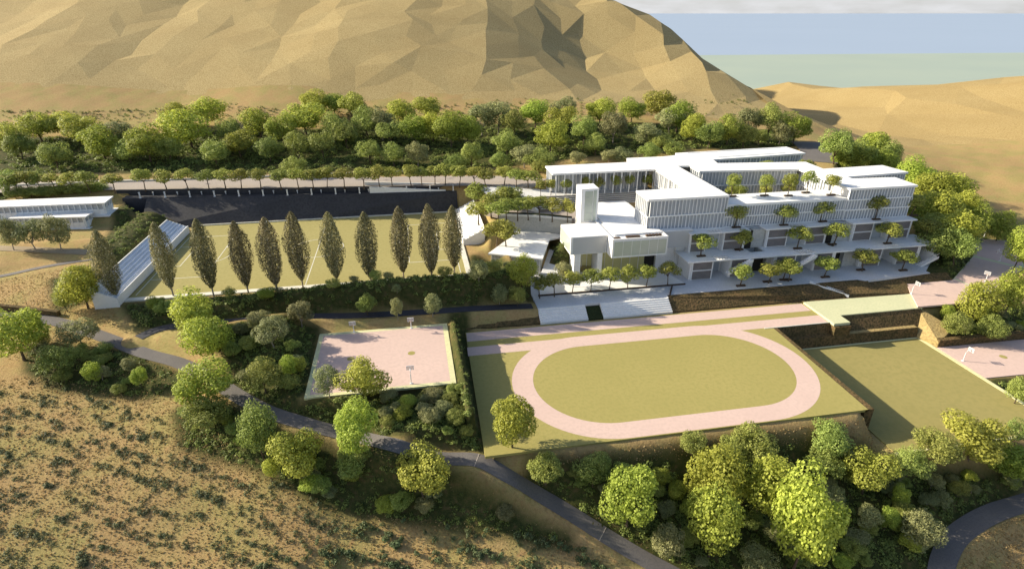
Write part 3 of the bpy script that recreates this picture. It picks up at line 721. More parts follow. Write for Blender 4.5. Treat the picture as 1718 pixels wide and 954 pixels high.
# open stair flights on the front
def flight(x0, z0, x1, z1, y0, y1, parent, name='stair_flight'):
    f = MB(); n = 12
    for i in range(n):
        xa = x0+(x1-x0)*i/n; xb = x0+(x1-x0)*(i+1)/n; za = z0+(z1-z0)*(i+.5)/n
        f.box(min(xa, xb)-.02, max(xa, xb), y0, y1, za-.45, za)
    f.prism([(x0, y0-.14), (x1, y0-.14), (x1, y0-.02), (x0, y0-.02)], [z0-.6, z1-.6, z1-.6, z0-.6], [z0+.3, z1+.3, z1+.3, z0+.3])
    part(name, f, M['white'], parent)
flight(108.4, 9.9, 100.2, 5.6, 158.2, 159.9, school); flight(131.6, 9.9, 124.6, 6.0, 158.2, 159.9, school); flight(179.0, 6.2, 172.6, 3.05, 157.6, 159.4, school)
mb = MB(); mb.box(178.2, 178.6, 159.6, 167, 2.9, 9.57); mb.prism([(178.6, 158.4), (182.6, 160.4), (178.6, 161.8)], 6.1, 6.5); mb.prism([(178.7, 160.0), (181.6, 163), (181.2, 163.4), (178.7, 160.8)], 9.2, 9.98)
part('stair_wall', mb, M['white'], school)
mb = MB()
for x0, x1, z in ((118, 120, 10), (151, 153, 10)): pass
for i in range(60):
    x = 87+i*1.55; mb.tube([(x, 160.06, 10), (x, 160.06, 11.0)], .025, 4, False)
mb.tube([(86.6, 160.06, 11.0), (179, 160.06, 11.0)], .035, 5); part('railing', mb, M['metal'], school)
# courtyard plants deck under F: stepped amphitheatre
amph = empty('amphitheatre', (70, 205, 16), 'broad stone amphitheatre steps below the upper white wing', 'steps')
mb = MB(); rs = MB(); n = 7
for i in range(n):
    y0 = 203.2+i*.92; zt = 16.0+(i+1)*(3.7/n)
    mb.prism([(46.5-i*.75, y0), (91.6, y0-.4), (91.6, y0+.915-.4), (46.5-i*.75, y0+.915)], zt-.12, zt)
    rs.prism([(46.7-i*.75, y0+.12), (91.5, y0-.28), (91.5, y0+.9-.4), (46.7-i*.75, y0+.9)], 14.5, zt-.125)
part('tread', mb, M['step'], amph); part('riser', rs, M['riser'], amph)
mb = MB(); mb.prism([(45.6, 203.0), (46.3, 203.0), (41.4, 209.8), (40.6, 209.8)], 14.5, [16.4, 16.4, 20.0, 20.0]); part('side_wall', mb, M['white'], amph)
sheet('plaza', [(40, 209.6), (93.4, 209.2), (93.4, 213.5), (53, 213.5), (53, 222), (36, 226), (26, 226), (30, 212)], 19.7, M['pave'], .5)
mb = MB(); mb.prism([(28.5, 211.5), (41, 209.2), (41, 209.7), (28.5, 212)], 13.8, 19.68); pw = solo('retaining_wall', mb, M['white'], 'pale finned wall holding the upper plaza, left of the amphitheatre', 'wall')
mb = MB()
for i in range(10): x = 29+i*1.2; y = 211.5+(x-28.5)*(-2.3/12.5); mb.box(x, x+.3, y-.4, y-.03, 14, 19.4)
part('fin_screen', mb, M['fin'], pw)
# lower plaza with arc wall
arc = []
for i in range(15):
    t = i/14; arc.append((31+ (56-31)*t, 201.5+ (191.8-201.5)*t+1.2*math.sin(math.pi*t)))
mb = MB(); q = arc+[(75, 190), (92.8, 183), (92.8, 203), (46.4, 203.2), (40.5, 209.2), (28.6, 211.4), (26, 206)]
mb.prism(q, 14.4, 15.4); struct('plaza', mb, M['beige'])
aw = empty('arc_wall', (44, 196, 9.5), 'curved white wall below the tree-lined plaza', 'wall')
mb = MB(); cop = MB()
for i in range(14):
    a, b_ = arc[i], arc[i+1]; d = np.array(b_)-np.array(a); L_ = np.linalg.norm(d); d /= L_; n_ = np.array((d[1], -d[0]))
    mb.obox(a, d, n_, 0, L_, -.35, .1, 9, 15.42); cop.obox(a, d, n_, -.01, L_, -.45, .25, 15.425, 16.1)
part('wall', mb, M['pale'], aw); part('coping', cop, M['white'], aw)
mb = MB(); mb.prism([(p[0]+.3, p[1]+.7) for p in arc]+[(p[0]+.6, p[1]+1.8) for p in arc[::-1]], 15.4, 16.3); hedge = solo('hedge', mb, M['greenwall'], 'low dark clipped hedge behind the curved wall coping', 'hedge')

# ------------------------------------------------------------------ assembly hall
hall = empty('assembly_hall', (65, 170, 3), 'white assembly hall of stacked boxes with a square tower', 'building')
mb = MB(); mb.box(49.1, 61.2, 168, 181, 12, 18); b1 = part('left_wing', mb, M['white'], hall); b1.name = 'side_wing'
mb = MB(); mb.box(49.02, 49.09, 168.7, 180.4, 12.5, 17.5); part('window', mb, M['glassgreen'], b1)
mb = MB(); mb.box(49.9, 60.9, 167.9, 167.99, 12.15, 17.75); part('shade_panel', mb, M['grey'], b1)  # grey sheet paints the shade on the white wing's front
mb = MB(); mb.box(61.4, 80, 163, 201, 12, 17.95); b2 = part('main_volume', mb, M['white'], hall)
mb = MB(); mb.box(62.0, 79.5, 162.9, 162.99, 12.6, 17.5); wg = part('window', mb, M['glassgreen'], b2)
mb = MB()
for i in range(1, 6): x = 62+i*17.5/6; mb.box(x-.04, x+.04, 162.84, 162.895, 12.6, 17.5)
part('mullion', mb, M['fin'], b2)
mb = MB(); mb.box(63.4, 79.4, 166.9, 201.4, 17.96, 18.55); part('roof', mb, M['roof'], b2)
mb = MB(); mb.box(61.4, 80, 163, 163.5, 17.96, 18.35); mb.box(61.4, 61.9, 163.5, 182, 17.96, 18.35); mb.box(79.6, 80, 163.5, 201, 17.96, 18.35); part('parapet', mb, M['white'], b2)
mb = MB(); mb.box(66.5, 71, 164.3, 165.6, 17.96, 18.5); mb.box(62.6, 64.4, 164.2, 165.7, 17.96, 18.2)
for i in range(5): mb.box(73.2+i*1.1, 73.9+i*1.1, 164.4, 165.5, 17.96, 18.6)
part('roof_plant', mb, M['wood'], b2)
mb = MB(); mb.box(80.2, 91, 168.2, 182, 12, 18.05); b3 = part('side_wing', mb, M['white'], hall)
mb = MB(); mb.box(80.6, 90.9, 168.1, 168.19, 12.1, 17.85); part('shade_panel', mb, M['grey'], b3)  # painted shade over this white front too
# ground storey
mb = MB(); mb.box(50.8, 53.0, 169, 179.8, 2.8, 11.98); mb.box(58.4, 60.0, 167.8, 179.8, 2.8, 11.98); mb.box(80.3, 88.5, 171.2, 181, 2.8, 11.98); mb.box(60.6, 80.4, 172.6, 190, 2.8, 11.98)
part('wall', mb, M['white'], hall)
mb = MB(); mb.box(53.1, 58.3, 173.6, 173.9, 2.8, 11.98); mb.box(60.7, 76.6, 172.3, 172.58, 3.2, 11.9); part('window', mb, M['glassbounce'], hall)  # panels carry the floor's yellow bounce as their own tint
for x, y in ((54.8, 173.45), (56.5, 173.45), (62.4, 172.16), (65.4, 172.16), (68.4, 172.16), (71.4, 172.16), (74.4, 172.16)):
    mb = MB(); mb.box(x, x+.1, y, y+.13, 3.2, 11.9); part('mullion', mb, M['fin'], hall)
mb = MB(); mb.box(76.8, 80.2, 172.2, 172.58, 3.0, 11.9); part('doorway_shade', mb, M['dark'], hall)  # dark panel in place of the shade in the hall opening
# tower
mb = MB(); mb.box(56.2, 62.2, 182, 188.4, 12, 29.6); tw = part('tower', mb, M['white'], hall)
mb = MB(); mb.box(57.5, 60.2, 181.88, 181.99, 18.4, 28.8); mb.box(60.45, 61.5, 181.86, 181.99, 18.2, 29.0); part('window', mb, M['glassgreen'], tw)
mb = MB()
for zz in (21.2, 24.0, 26.6): mb.box(57.5, 60.2, 181.82, 181.875, zz, zz+.08)
part('mullion', mb, M['grey'], tw)

# ------------------------------------------------------------------ left low pavilion beside the hall
pv = empty('pavilion', (36, 188, 6), 'low white pavilion with two trees on its flat roof', 'building')
P4 = [U(818.8, 424.8, 10), U(910.1, 433.9, 10), U(922, 401.6, 10), U(866, 390.5, 10)]
mb = MB(); mb.prism(P4, 9.5, 10); part('roof', mb, M['roof'], pv)
c_ = (sum(p[0] for p in P4)/4, sum(p[1] for p in P4)/4)
ins = [(c_[0]+(p[0]-c_[0])*.91, c_[1]+(p[1]-c_[1])*.91) for p in P4]
mb = MB(); mb.prism(ins, 3, 9.49); part('wall', mb, M['pale'], pv)
d = np.array(ins[1])-np.array(ins[0]); L_ = np.linalg.norm(d); d /= L_; n_ = np.array((d[1], -d[0]))
mb = MB()
for i in range(34): mb.obox(ins[0], d, n_, i*L_/34, i*L_/34+.14, .02, .2, 5.8, 9.4)
part('fin_screen', mb, M['fin'], pv)
mb = MB(); a, b_ = P4[1], P4[2]; d = np.array(b_)-np.array(a); L_ = np.linalg.norm(d); d /= L_; n_ = np.array((d[1], -d[0]))
mb.obox(a, d, n_, -4, L_, .02, 5.2, 2.7, [9.6, 9.6, 9.6, 9.6] if False else 6.2); part('ramp_deck', mb, M['pave'], pv)
mb = MB(); mb.obox(a, d, n_, -4, L_+4, 5.2, 5.5, 2.7, 6.9); mb.obox(a, d, n_, -4.3, -4.0, .02, 5.5, 2.7, 6.9); part('ramp_wall', mb, M['white'], pv)
mb = MB(); mb.prism([P4[3], P4[2], (55.5, 191.0), (43, 198.0), (36, 200.6)], 9.5, 9.985); part('link_deck', mb, M['roof'], pv)

# lower terrace
TP = [(34.6, 150.4), (76.3, 150.4), (76.3, 152.0), (143.5, 152.0), (145.5, 150.6), (171.6, 152.2), (171.6, 154), (179, 160), (179, 172), (76, 172), (46, 176), (38, 178), (34.6, 160)]
mb = MB(); mb.prism(TP, 2.3, 3); struct('terrace', mb, M['pave'])
mb = MB(); mb.box(36.5, 85.5, 158.0, 158.35, 3.0, 3.45); solo('planter_edge', mb, M['wood'], 'long dark timber edge in front of the tree row by the hall', 'edging')
sheet('forecourt', [(37, 158.36), (85.4, 158.36), (83, 167.6), (38, 176)], 3.4, M['roof'], .4)
# white steps to the track
for x0, x1, lb in ((34.6, 49.2, 'wide white steps down to the track, left flight'), (54.0, 76.0, 'wide white steps down to the track, right flight')):
    mb = MB(); n = 7
    for i in range(n): mb.box(x0, x1, 145.9+i*.64, 145.9+(i+1)*.64-.003, -.3, .42*(i+1)+.02)
    solo('steps', mb, M['white'], lb, 'steps', 'white steps between terrace and track')
mb = MB(); mb.prism([(49.25, 146.0), (53.95, 146.0), (53.95, 150.3), (49.25, 150.3)], -.3, [.1, .1, 2.2, 2.2]); solo('planting_bed', mb, M['greenwall'], 'dark green planting bed between the two white flights of steps', 'plant bed')
mb = MB(); mb.prism([(77.0, 151.6), (77.5, 151.6), (80.7, 157.2), (80.2, 157.2)], 3.0, 3.4); solo('planter_edge', mb, M['wood'], 'short dark diagonal edging on the terrace above the right steps', 'edging')

# far left white pavilions
def longhouse(q_front_r, q_back_r, q_front_l, q_back_l, zr, zb, label):
    fr, br, fl, bl = [U(*q, zr) for q in (q_front_r, q_back_r, q_front_l, q_back_l)]
    e = empty('pavilion', (fr[0], fr[1], zb), label, 'building')
    mb = MB(); mb.prism([fl, fr, br, bl], zr-.45, zr); part('roof', mb, M['roof'], e)
    c = ((fl[0]+fr[0]+br[0]+bl[0])/4, (fl[1]+fr[1]+br[1]+bl[1])/4)
    i_ = [(c[0]+(p[0]-c[0])*(1-1.2/(abs(fr[0]-fl[0])/2)), c[1]+(p[1]-c[1])*.80) for p in (fl, fr, br, bl)]
    mb = MB(); mb.prism(i_, zb-1, zr-.46); part('glazing', mb, M['glassdeep'], e)
    mb = MB()
    for a, b_ in ((i_[0], i_[1]), (i_[1], i_[2])):
        d = np.array(b_)-np.array(a); L_ = np.linalg.norm(d); d /= L_; n_ = np.array((d[1], -d[0])); k = max(2, int(L_/1.9))
        for j in range(k+1): mb.obox(a, d, n_, j*L_/k-.1, j*L_/k+.1, .02, .5, zb-.5, zr-.46)
        mb.obox(a, d, n_, 0, L_, .015, .3, zb-.9, zb+1.3)
    part('fin_screen', mb, M['fin'], e)
    mb = MB(); o = [(c[0]+(p[0]-c[0])*1.02, c[1]+(p[1]-c[1])*1.1) for p in (fl, fr, br, bl)]; mb.prism(o, zb-1.4, zb-.9); part('floor_slab', mb, M['white'], e)
longhouse((175.6, 340), (190, 328.7), (-75, 350), (-50, 338), 19.5, 15.6, 'upper long white pavilion with a thin flat roof at the far left')
longhouse((143, 363.5), (157, 355.5), (14, 366), (30, 359), 16.2, 12.6, 'lower long white pavilion tucked in front of the upper one at the far left')

# ------------------------------------------------------------------ basketball hoops
def hoop_meshes():
    p = MB(); p.tube([(0, 0, 0), (0, 0, 2.6), (.35, 0, 3.25), (1.35, 0, 3.6)], .11, 8)
    p.box(-.3, .3, -.3, .3, 0, .12)
    b = MB(); b.box(1.37, 1.43, -.78, .78, 2.95, 4.0)
    fr = MB()
    for q in ((1.34, 1.46, -.86, -.78, 2.9, 4.06), (1.34, 1.46, .78, .86, 2.9, 4.06), (1.34, 1.46, -.778, .778, 3.98, 4.06), (1.34, 1.46, -.778, .778, 2.9, 2.98)): fr.box(*q)
    r = MB(); pts = [(1.75+.27*math.cos(a*math.pi/8), .27*math.sin(a*math.pi/8), 3.05) for a in range(17)]; r.tube(pts, .03, 5, False)
    r.tube([(1.44, 0, 3.05), (1.5, 0, 3.05)], .04, 5)
    return p.mesh('pole'), b.mesh('backboard'), fr.mesh('backboard_frame'), r.mesh('rim')
HM = hoop_meshes(); M['rim'] = mat('orange_rim', (.5, .16, .05), rough=.5)
M['board'] = mat('backboard_panel', (.62, .60, .60), (.58, .56, .57), .5, .4, .4)
_nt = M['board'].node_tree; _t = _nt.nodes.new('ShaderNodeBsdfTransparent'); _m = _nt.nodes.new('ShaderNodeMixShader'); _m.inputs[0].default_value = .6
_nt.links.new(_nt.nodes['Principled BSDF'].outputs[0], _m.inputs[1]); _nt.links.new(_t.outputs[0], _m.inputs[2]); _nt.links.new(_m.outputs[0], _nt.nodes['Material Output'].inputs[0])
for px, py, z, rz, lb in ((594, 557, 4.3, -90, 'basketball hoop at the back edge of the left court, nearer the left corner'), (690, 550.5, 4.3, -90, 'basketball hoop at the back edge of the left court, nearer the right corner'),
                          (690, 643, 4.3, 90, 'basketball hoop at the front edge of the left court, seen from behind'), (589, 655, 4.3, 90, 'basketball hoop behind the yellow-green tree at the front of the left court'),
                          (1529, 493, 1.2, 5, 'basketball hoop at the left end of the shaded pink court'), (1650, 399, 1.2, -70, 'basketball hoop at the far end of the topmost pink court'),
                          (1677, 438, 1.2, 110, 'basketball hoop on the pale strip between the two upper pink courts'), (1653, 472, 1.2, -150, 'basketball hoop above the lime tree on the right courts'),
                          (1615.6, 605, -5.97, 0, 'basketball hoop on the lower pink court at the right edge')):
    x, y = U(px, py, z)
    e = empty('basketball_hoop', (x, y, z), lb, 'basketball hoop', 'basketball hoops', R(rz))
    put('pole', HM[0], M['metal'], e); bb = put('backboard', HM[1], M['board'], e); put('frame', HM[2], M['metal'], bb); put('rim', HM[3], M['rim'], e)

# ------------------------------------------------------------------ vegetation
def leaf_mesh(name, cen, nrm, size, val, aspect=.75, bend=.0, r=rng):
    n = len(cen); nrm = nrm/np.maximum(np.linalg.norm(nrm, axis=1), 1e-6)[:, None]
    t = r.normal(size=(n, 3)); t -= (t*nrm).sum(1)[:, None]*nrm; t /= np.linalg.norm(t, axis=1)[:, None]
    b = np.cross(nrm, t); s = size[:, None]
    v = np.stack([cen-t*s*.5, cen+b*s*.5*aspect, cen+t*s*.5, cen-b*s*.5*aspect], 1).reshape(-1, 3)
    me = np_mesh(name, v, np.arange(4*n).reshape(n, 4))
    a = me.attributes.new('lv', 'FLOAT', 'POINT'); a.data.foreach_set('value', np.repeat(val, 4).astype(np.float32))
    return me
def lobed_crown(seed, n, lobes, rx, rz, zc, lr, size, up=.35, fill=.25, low=-.75):
    """leaves on and inside a cluster of uneven lobes"""
    r = np.random.default_rng(seed); L_ = []
    for i in range(lobes):
        while True:
            d = r.normal(size=3); d /= np.linalg.norm(d)
            if d[2] > low: break
        k = r.uniform(.45, .80); L_.append((d[0]*rx*k, d[1]*rx*k, zc+d[2]*rz*k, lr*r.uniform(.7, 1.25)))
    L_ = np.array(L_); pick = r.choice(lobes, n, p=L_[:, 3]**2/(L_[:, 3]**2).sum()); q = L_[pick]
    d = r.normal(size=(n, 3)); d /= np.linalg.norm(d, axis=1)[:, None]
    rad = np.where(r.random(n) < fill, r.uniform(.2, .9, n), r.uniform(.82, 1.1, n))
    c = q[:, :3]+d*(q[:, 3]*rad)[:, None]*np.array([1, 1, .88])
    # drop leaves buried deep inside neighbouring lobes
    dist = np.sqrt(((c[:, None]-L_[None, :, :3])**2).sum(2))/L_[None, :, 3]
    keep = (dist.min(1) > .55) | (r.random(n) < .12); c, d = c[keep], d[keep]; m = len(c)
    nr = d+r.normal(size=(m, 3))*.42+np.array([0, 0, up])
    sz = size*r.uniform(.65, 1.35, m)
    val = np.clip(r.normal(.55, .24, m), 0, 1)
    return c, nr, sz, val, L_
def trunk_mesh(seed, h, r0, L_, zfork, lean=.0, k=7):
    r = random.Random(seed); b = MB(); lx, ly = r.uniform(-lean, lean), r.uniform(-lean, lean)
    fork = (lx, ly, zfork)
    b.tube([(0, 0, -.6), (0, 0, .15), (lx*.4, ly*.4, zfork*.5), fork], [r0*1.5, r0*1.1, r0*.85, r0*.75], k)
    idx = list(range(len(L_))); r.shuffle(idx)
    for i in idx[:5]:
        q = L_[i]; mid = ((fork[0]+q[0])*.5, (fork[1]+q[1])*.5, fork[2]*.4+q[2]*.6-.2)
        b.tube([fork, mid, (q[0], q[1], q[2])], [r0*.6, r0*.4, r0*.15], 5, False)
    return b.mesh('trunk')
def tree_kind(kind, seed):
    if kind in 'LY':   # broad round tree, nominal 12 m high
        c = lobed_crown(seed, 9000, 19, 4.3, 4.5, 6.6, 2.0, .385, low=-.95); tk = trunk_mesh(seed, 12, .22, c[4], 2.6, .3)
    elif kind in 'OG':
        c = lobed_crown(seed, 7600, 32, 4.6, 4.1, 6.0, 1.5, .35, up=.5, fill=.2, low=-.9); tk = trunk_mesh(seed, 11, .2, c[4], 2.2, .4)
    elif kind == 'S':  # small street tree nominal 8 m, clear trunk
        c = lobed_crown(seed, 2400, 13, 2.9, 2.1, 5.6, 1.25, .38, up=.5, fill=.2, low=-.5); tk = trunk_mesh(seed, 8, .15, c[4], 3.2, .35, 6)
    return leaf_mesh('crown', *c[:4], r=np.random.default_rng(seed)), tk
KN = {'L': 4, 'Y': 2, 'O': 4, 'G': 3, 'S': 4}; KINDS = {}
KH = {'L': 12.0, 'Y': 12.0, 'O': 10.8, 'G': 10.8, 'S': 8.2}; KW = {'L': 11.0, 'Y': 11.0, 'O': 11.0, 'G': 11.0, 'S': 7.2}
BK = {'L': 'bark', 'Y': 'bark', 'O': 'bark', 'G': 'palebark', 'S': 'bark'}
for ki, (k, n) in enumerate(KN.items()):
    KINDS[k] = []
    for i in range(n):
        cm, tm = tree_kind(k, 100*(ki+1)+i); cm.materials.append(M['leaf'+k]); tm.materials.append(M[BK[k]]); KINDS[k].append((cm, tm))
    pts_ = np.concatenate([np.array([v.co[:] for v in m_[0].vertices]) for m_ in KINDS[k]])
    KW[k] = 2*float(np.percentile(np.hypot(pts_[:, 0], pts_[:, 1])*.93, 95)); KH[k] = float(np.percentile(pts_[:, 2], 98.5))
def tree(kind, loc, h, w, label, group, name=None, cat='tree', var=None):
    """h, w are the wanted height and crown width in metres"""
    cm, tm = KINDS[kind][random.randrange(KN[kind]) if var is None else var % KN[kind]]
    nm = name or {'L': 'broadleaf_tree', 'Y': 'broadleaf_tree', 'O': 'olive_tree', 'G': 'olive_tree', 'S': 'street_tree'}[kind]
    e = empty(nm, loc, label, cat, group, random.uniform(0, 6.28), (w/KW[kind], w/KW[kind], h/KH[kind]))
    put('crown', cm, None, e); put('trunk', tm, None, e); return e
def tree_px(kind, cx, top, base, w, label, group, bx=None, z=None):
    """tree whose trunk stands on the ground seen at (bx or cx, base)"""
    bx = cx if bx is None else bx
    if z is None: x, y, z = ground(bx, base)
    else: x, y = U(bx, base, z)
    d = depth_of(x, y, z); wm = w*d/F
    # height whose top (with a rounded crown) reaches the wanted row
    u_ = (base-top)/F*d; el = math.atan2(H-z, math.hypot(x, y))
    c_, s_ = math.cos(el), math.sin(el); h = u_/c_
    if kind == 'S': wm *= 1.2
    for _ in range(12): h *= u_/(.68*h*c_+math.sqrt((.30*h*c_)**2+(.42*wm*s_)**2))
    h = max(h, wm*.75)
    return tree(kind, (x, y, z-.05), h, wm, label, group)

def tree_box(kind, cx, top, bot, w, label, group, name=None, cat='tree'):
    """tree whose crown fills the rows top..bot and width w in the survey photo"""
    mid = (top+bot)/2; base = bot; bx = cx
    for _ in range(4):
        x, y, z = ground(bx, base); d = depth_of(x, y, z); el = math.atan2(H-z, math.hypot(x, y)); c, s = math.cos(el), math.sin(el)
        wm = w*d/F; half = (bot-top)/2/F*d*.94; rz = math.sqrt(max(half*half-(.5*wm*s)**2, (.36*wm*c)**2))/c
        h = rz/.45; base = mid+.56*h*c*F/d; bx = cx+(CX-cx)/(2550-mid)*(base-mid)
    return tree(kind, (x, y, z-.05), h, wm, label, group, name, cat)

FG = 'trees on the slopes around the courts'
fg = [
 ('L', 1057, 782, 888, 100, 'lime tree nearest the road bend, left edge of the lower right wood'),
 ('L', 1197, 752, 858, 104, 'pale lime tree just below the dry bank of the track field'),
 ('L', 1200, 822, 935, 96, 'bright lime tree in the middle front of the lower right wood'),
 ('L', 1280, 766, 872, 96, 'lime tree behind the tallest one in the lower right wood'),
 ('L', 1352, 806, 960, 112, 'tallest lime tree at the lower right, largest crown in the picture'),
 ('O', 1266, 712, 778, 74, 'olive green tree close under the front edge of the track field'),
 ('O', 1392, 700, 762, 76, 'dusty green tree at the near right corner of the track field'),
 ('O', 1384, 748, 806, 62, 'olive tree left of the yellow tree below the lower field'),
 ('Y', 1460, 748, 832, 86, 'yellow-green tree at the near left corner of the lower field'),
 ('Y', 1637, 695, 778, 108, 'broad yellow-green tree against the near edge of the lower field'),
 ('O', 1572, 713, 778, 76, 'grey-green tree left of the broad yellow-green one by the lower field'),
 ('O', 1531, 744, 796, 62, 'small olive tree on the kerb at the near side of the lower field'),
 ('L', 1706, 736, 806, 92, 'shaded green tree cut by the right edge below the lower field'),
 ('O', 1712, 702, 742, 40, 'small olive tree at the right edge beside the lower field kerb'),
 ('G', 1545, 855, 912, 72, 'round grey-green tree beside the lower right road'),
 ('L', 1491, 848, 888, 32, 'small pale lime bush-like tree left of the round grey-green one'),
 ('G', 1457, 846, 888, 44, 'small grey-green tree left of the pale lime bush-like one'),
 ('L', 1512, 812, 850, 30, 'slim shaded green sapling below the lower field'),
 ('G', 1120, 880, 934, 62, 'grey-green tree at the bottom between road and tall lime trees'),
 ('G', 1276, 918, 976, 66, 'grey-green tree at the bottom edge left of the tallest lime tree'),
 ('O', 917, 745, 800, 62, 'olive tree just right of the road under the track corner'),
 ('O', 996, 758, 818, 64, 'second olive tree along the bank under the track'),
 ('O', 1163, 722, 764, 46, 'small olive tree on the dry bank below the track'),
 ('O', 1228, 728, 768, 46, 'small olive tree beside the dry bank, left of the larger one'),
 ('L', 859, 668, 754, 84, 'pale lime tree standing at the near left corner of the running track'),
 ('Y', 608, 600, 674, 86, 'yellow-green tree overlapping the front edge of the left ball court'),
 ('G', 549, 614, 666, 48, 'pale grey-green tree at the front left of the ball court'),
 ('L', 597, 680, 768, 84, 'pale lime tree beside the road below the ball court'),
 ('Y', 498, 718, 804, 90, 'yellow-green tree on the near side of the road, lower middle left'),
 ('Y', 707, 744, 838, 98, 'yellow-green tree alone below the road, centre bottom'),
 ('O', 592, 752, 806, 60, 'dark olive tree under the pale lime tree by the road'),
 ('O', 432, 676, 768, 68, 'olive tree at the dark road bend, left of the shaded stretch'),
 ('O', 440, 602, 658, 62, 'olive tree beside the pale bare patch left of the ball court'),
 ('L', 343, 605, 690, 98, 'green tree covering the road bend at the left'),
 ('O', 347, 660, 724, 78, 'olive tree in front of the green tree at the road bend'),
 ('L', 326, 490, 568, 82, 'upper lime tree below the pitch kerb, left of centre'),
 ('L', 348, 525, 604, 82, 'lower lime tree below the pitch kerb, left of centre'),
 ('G', 455, 532, 584, 62, 'grey-green tree on the slope between pitch and ball court'),
 ('G', 503, 504, 548, 44, 'smaller grey-green tree by the dark path below the pitch'),
 ('G', 434, 517, 552, 38, 'little grey-green tree just above the larger one below the pitch'),
 ('L', 134, 438, 514, 78, 'lime tree at the low end of the left bleacher'),
 ('G', 130, 537, 578, 66, 'grey-green tree beside the road at the left'),
 ('O', 97, 575, 628, 62, 'olive tree left of the road below the grey-green one'),
 ('L', 22, 514, 602, 104, 'large green tree at the left edge above the dry slope'),
 ('L', 233, 616, 648, 28, 'small lime bush-like tree on the dry slope left of the road'),
 ('L', 155, 604, 642, 30, 'shaded little green tree in the thicket left of the road'),
 ('L', 487, 594, 632, 30, 'small lime tree at the left rim of the ball court'),
 ('L', 455, 765, 800, 28, 'small lime tree just left of the round yellow-green one by the dry slope'),
 ('O', 105, 478, 520, 34, 'olive bush-tree left of the lime tree by the bleacher'),
 ('G', 12, 364, 416, 44, 'grey-green tree at the far left below the pavilions'),
 ('G', 50, 367, 416, 46, 'grey-green tree below the pavilions, middle of three'),
 ('G', 92, 361, 415, 48, 'grey-green tree below the pavilions, right of three'),
 ('L', 1645, 468, 536, 66, 'lime tree in front of the shaded pink court at the right'),
 ('L', 1700, 455, 524, 62, 'lime tree at the right edge above the slope to the lower court'),
 ('O', 1606, 522, 566, 48, 'olive tree on the bank above the lower pink court'),
 ('L', 1590, 508, 534, 24, 'sapling on the bank beside the green promenade'),
 ('O', 1668, 528, 572, 52, 'dark olive tree under the lime trees at the right'),
 ('O', 1712, 630, 676, 44, 'olive tree on the bank at the right edge near the lower field'),
 ('L', 1681, 354, 402, 56, 'lime tree beside the topmost pink court at the right'),
 ('L', 1714, 385, 450, 50, 'lime tree cut by the right edge above the pink courts'),
 ('L', 876, 433, 492, 50, 'lime tree at the left end of the white terrace'),
 ('G', 803, 437, 474, 36, 'grey-green tree on the tan mound right of the pitch'),
 ('G', 945, 418, 450, 32, 'small grey-green tree between pavilion and hall'),
 ('G', 838, 478, 510, 34, 'grey-green tree on the bank left of the white terrace'),
 ('O', 868, 480, 512, 34, 'olive tree on the bank touching the terrace corner'),
 ('G', 725, 494, 528, 34, 'slim grey-green tree beside the dark path above the ball court'),
 ('G', 666, 500, 534, 24, 'thin grey-green tree beside the dark path, left of the slim one'),
 ('O', 615, 492, 528, 36, 'dark olive tree by the shaded path below the pitch'),
]
for t in fg: tree_box(t[0], t[1], t[2], t[3], t[4]*.85, t[5], FG)

# back wood: the lime and green crowns one can tell apart
bw = [(19, 207, 262, 40), (63, 190, 240, 56), (108, 188, 232, 42), (138, 195, 245, 54), (168, 212, 268, 58), (245, 214, 272, 60), (297, 172, 218, 42), (343, 166, 212, 54), (315, 188, 246, 72), (400, 220, 264, 46), (434, 183, 232, 46),
      (472, 195, 246, 46), (511, 174, 228, 62), (528, 157, 200, 50), (560, 158, 196, 40), (590, 158, 204, 44), (675, 168, 214, 44), (717, 163, 204, 44), (696, 194, 244, 40), (756, 187, 248, 48), (784, 194, 246, 38), (725, 190, 240, 36),
      (899, 168, 216, 46), (941, 180, 228, 48), (924, 204, 258, 52), (1008, 168, 214, 44), (1060, 168, 208, 40), (1110, 154, 204, 48), (1137, 170, 224, 42), (1163, 190, 240, 36), (1223, 194, 246, 38), (1335, 193, 244, 46)]
for i, (cx, t, b_, w) in enumerate(sorted(bw)):
    tree_box('Y' if i % 3 == 0 else 'L', cx, t, b_-4, w*1.06, 'bright green round tree in the back wood, %s bright one from the left' % ORD[i], 'bright trees of the back wood')
ow = [(1125, 180, 226, 40), (1258, 180, 232, 38), (1293, 176, 236, 40), (948, 166, 212, 40), (836, 172, 226, 42), (808, 176, 228, 40), (862, 184, 234, 36), (640, 186, 236, 38), (615, 180, 232, 42), (655, 205, 246, 40), (580, 205, 250, 38), (560, 190, 240, 36),
      (30, 225, 268, 40), (90, 240, 284, 44), (200, 205, 252, 44), (215, 235, 276, 40), (280, 232, 272, 38), (360, 236, 280, 40), (385, 200, 244, 36), (450, 232, 272, 38), (500, 222, 266, 36), (540, 222, 268, 34), (620, 236, 276, 36), (660, 240, 280, 34),
      (700, 240, 280, 34), (790, 240, 282, 32), (850, 220, 266, 38), (880, 245, 284, 40), (905, 250, 290, 44), (980, 196, 246, 40), (1000, 225, 262, 36), (1030, 190, 240, 38), (1085, 205, 250, 38), (1110, 225, 258, 34), (1190, 205, 250, 38), (1250, 210, 250, 34),
      (1310, 205, 246, 34), (1275, 218, 246, 28), (765, 256, 288, 30), (838, 255, 290, 26), (968, 255, 280, 26), (1042, 250, 276, 30), (1022, 252, 278, 26), (1090, 245, 270, 34), (1130, 242, 262, 28), (494, 262, 298, 34), (8, 284, 330, 30)]
for cx, t, b_, w in ow:
    tree_box(random.choice('OOG'), cx, t, b_-4, w*1.1, 'dusty olive green tree among the brighter crowns of the back wood', 'olive trees of the back wood')
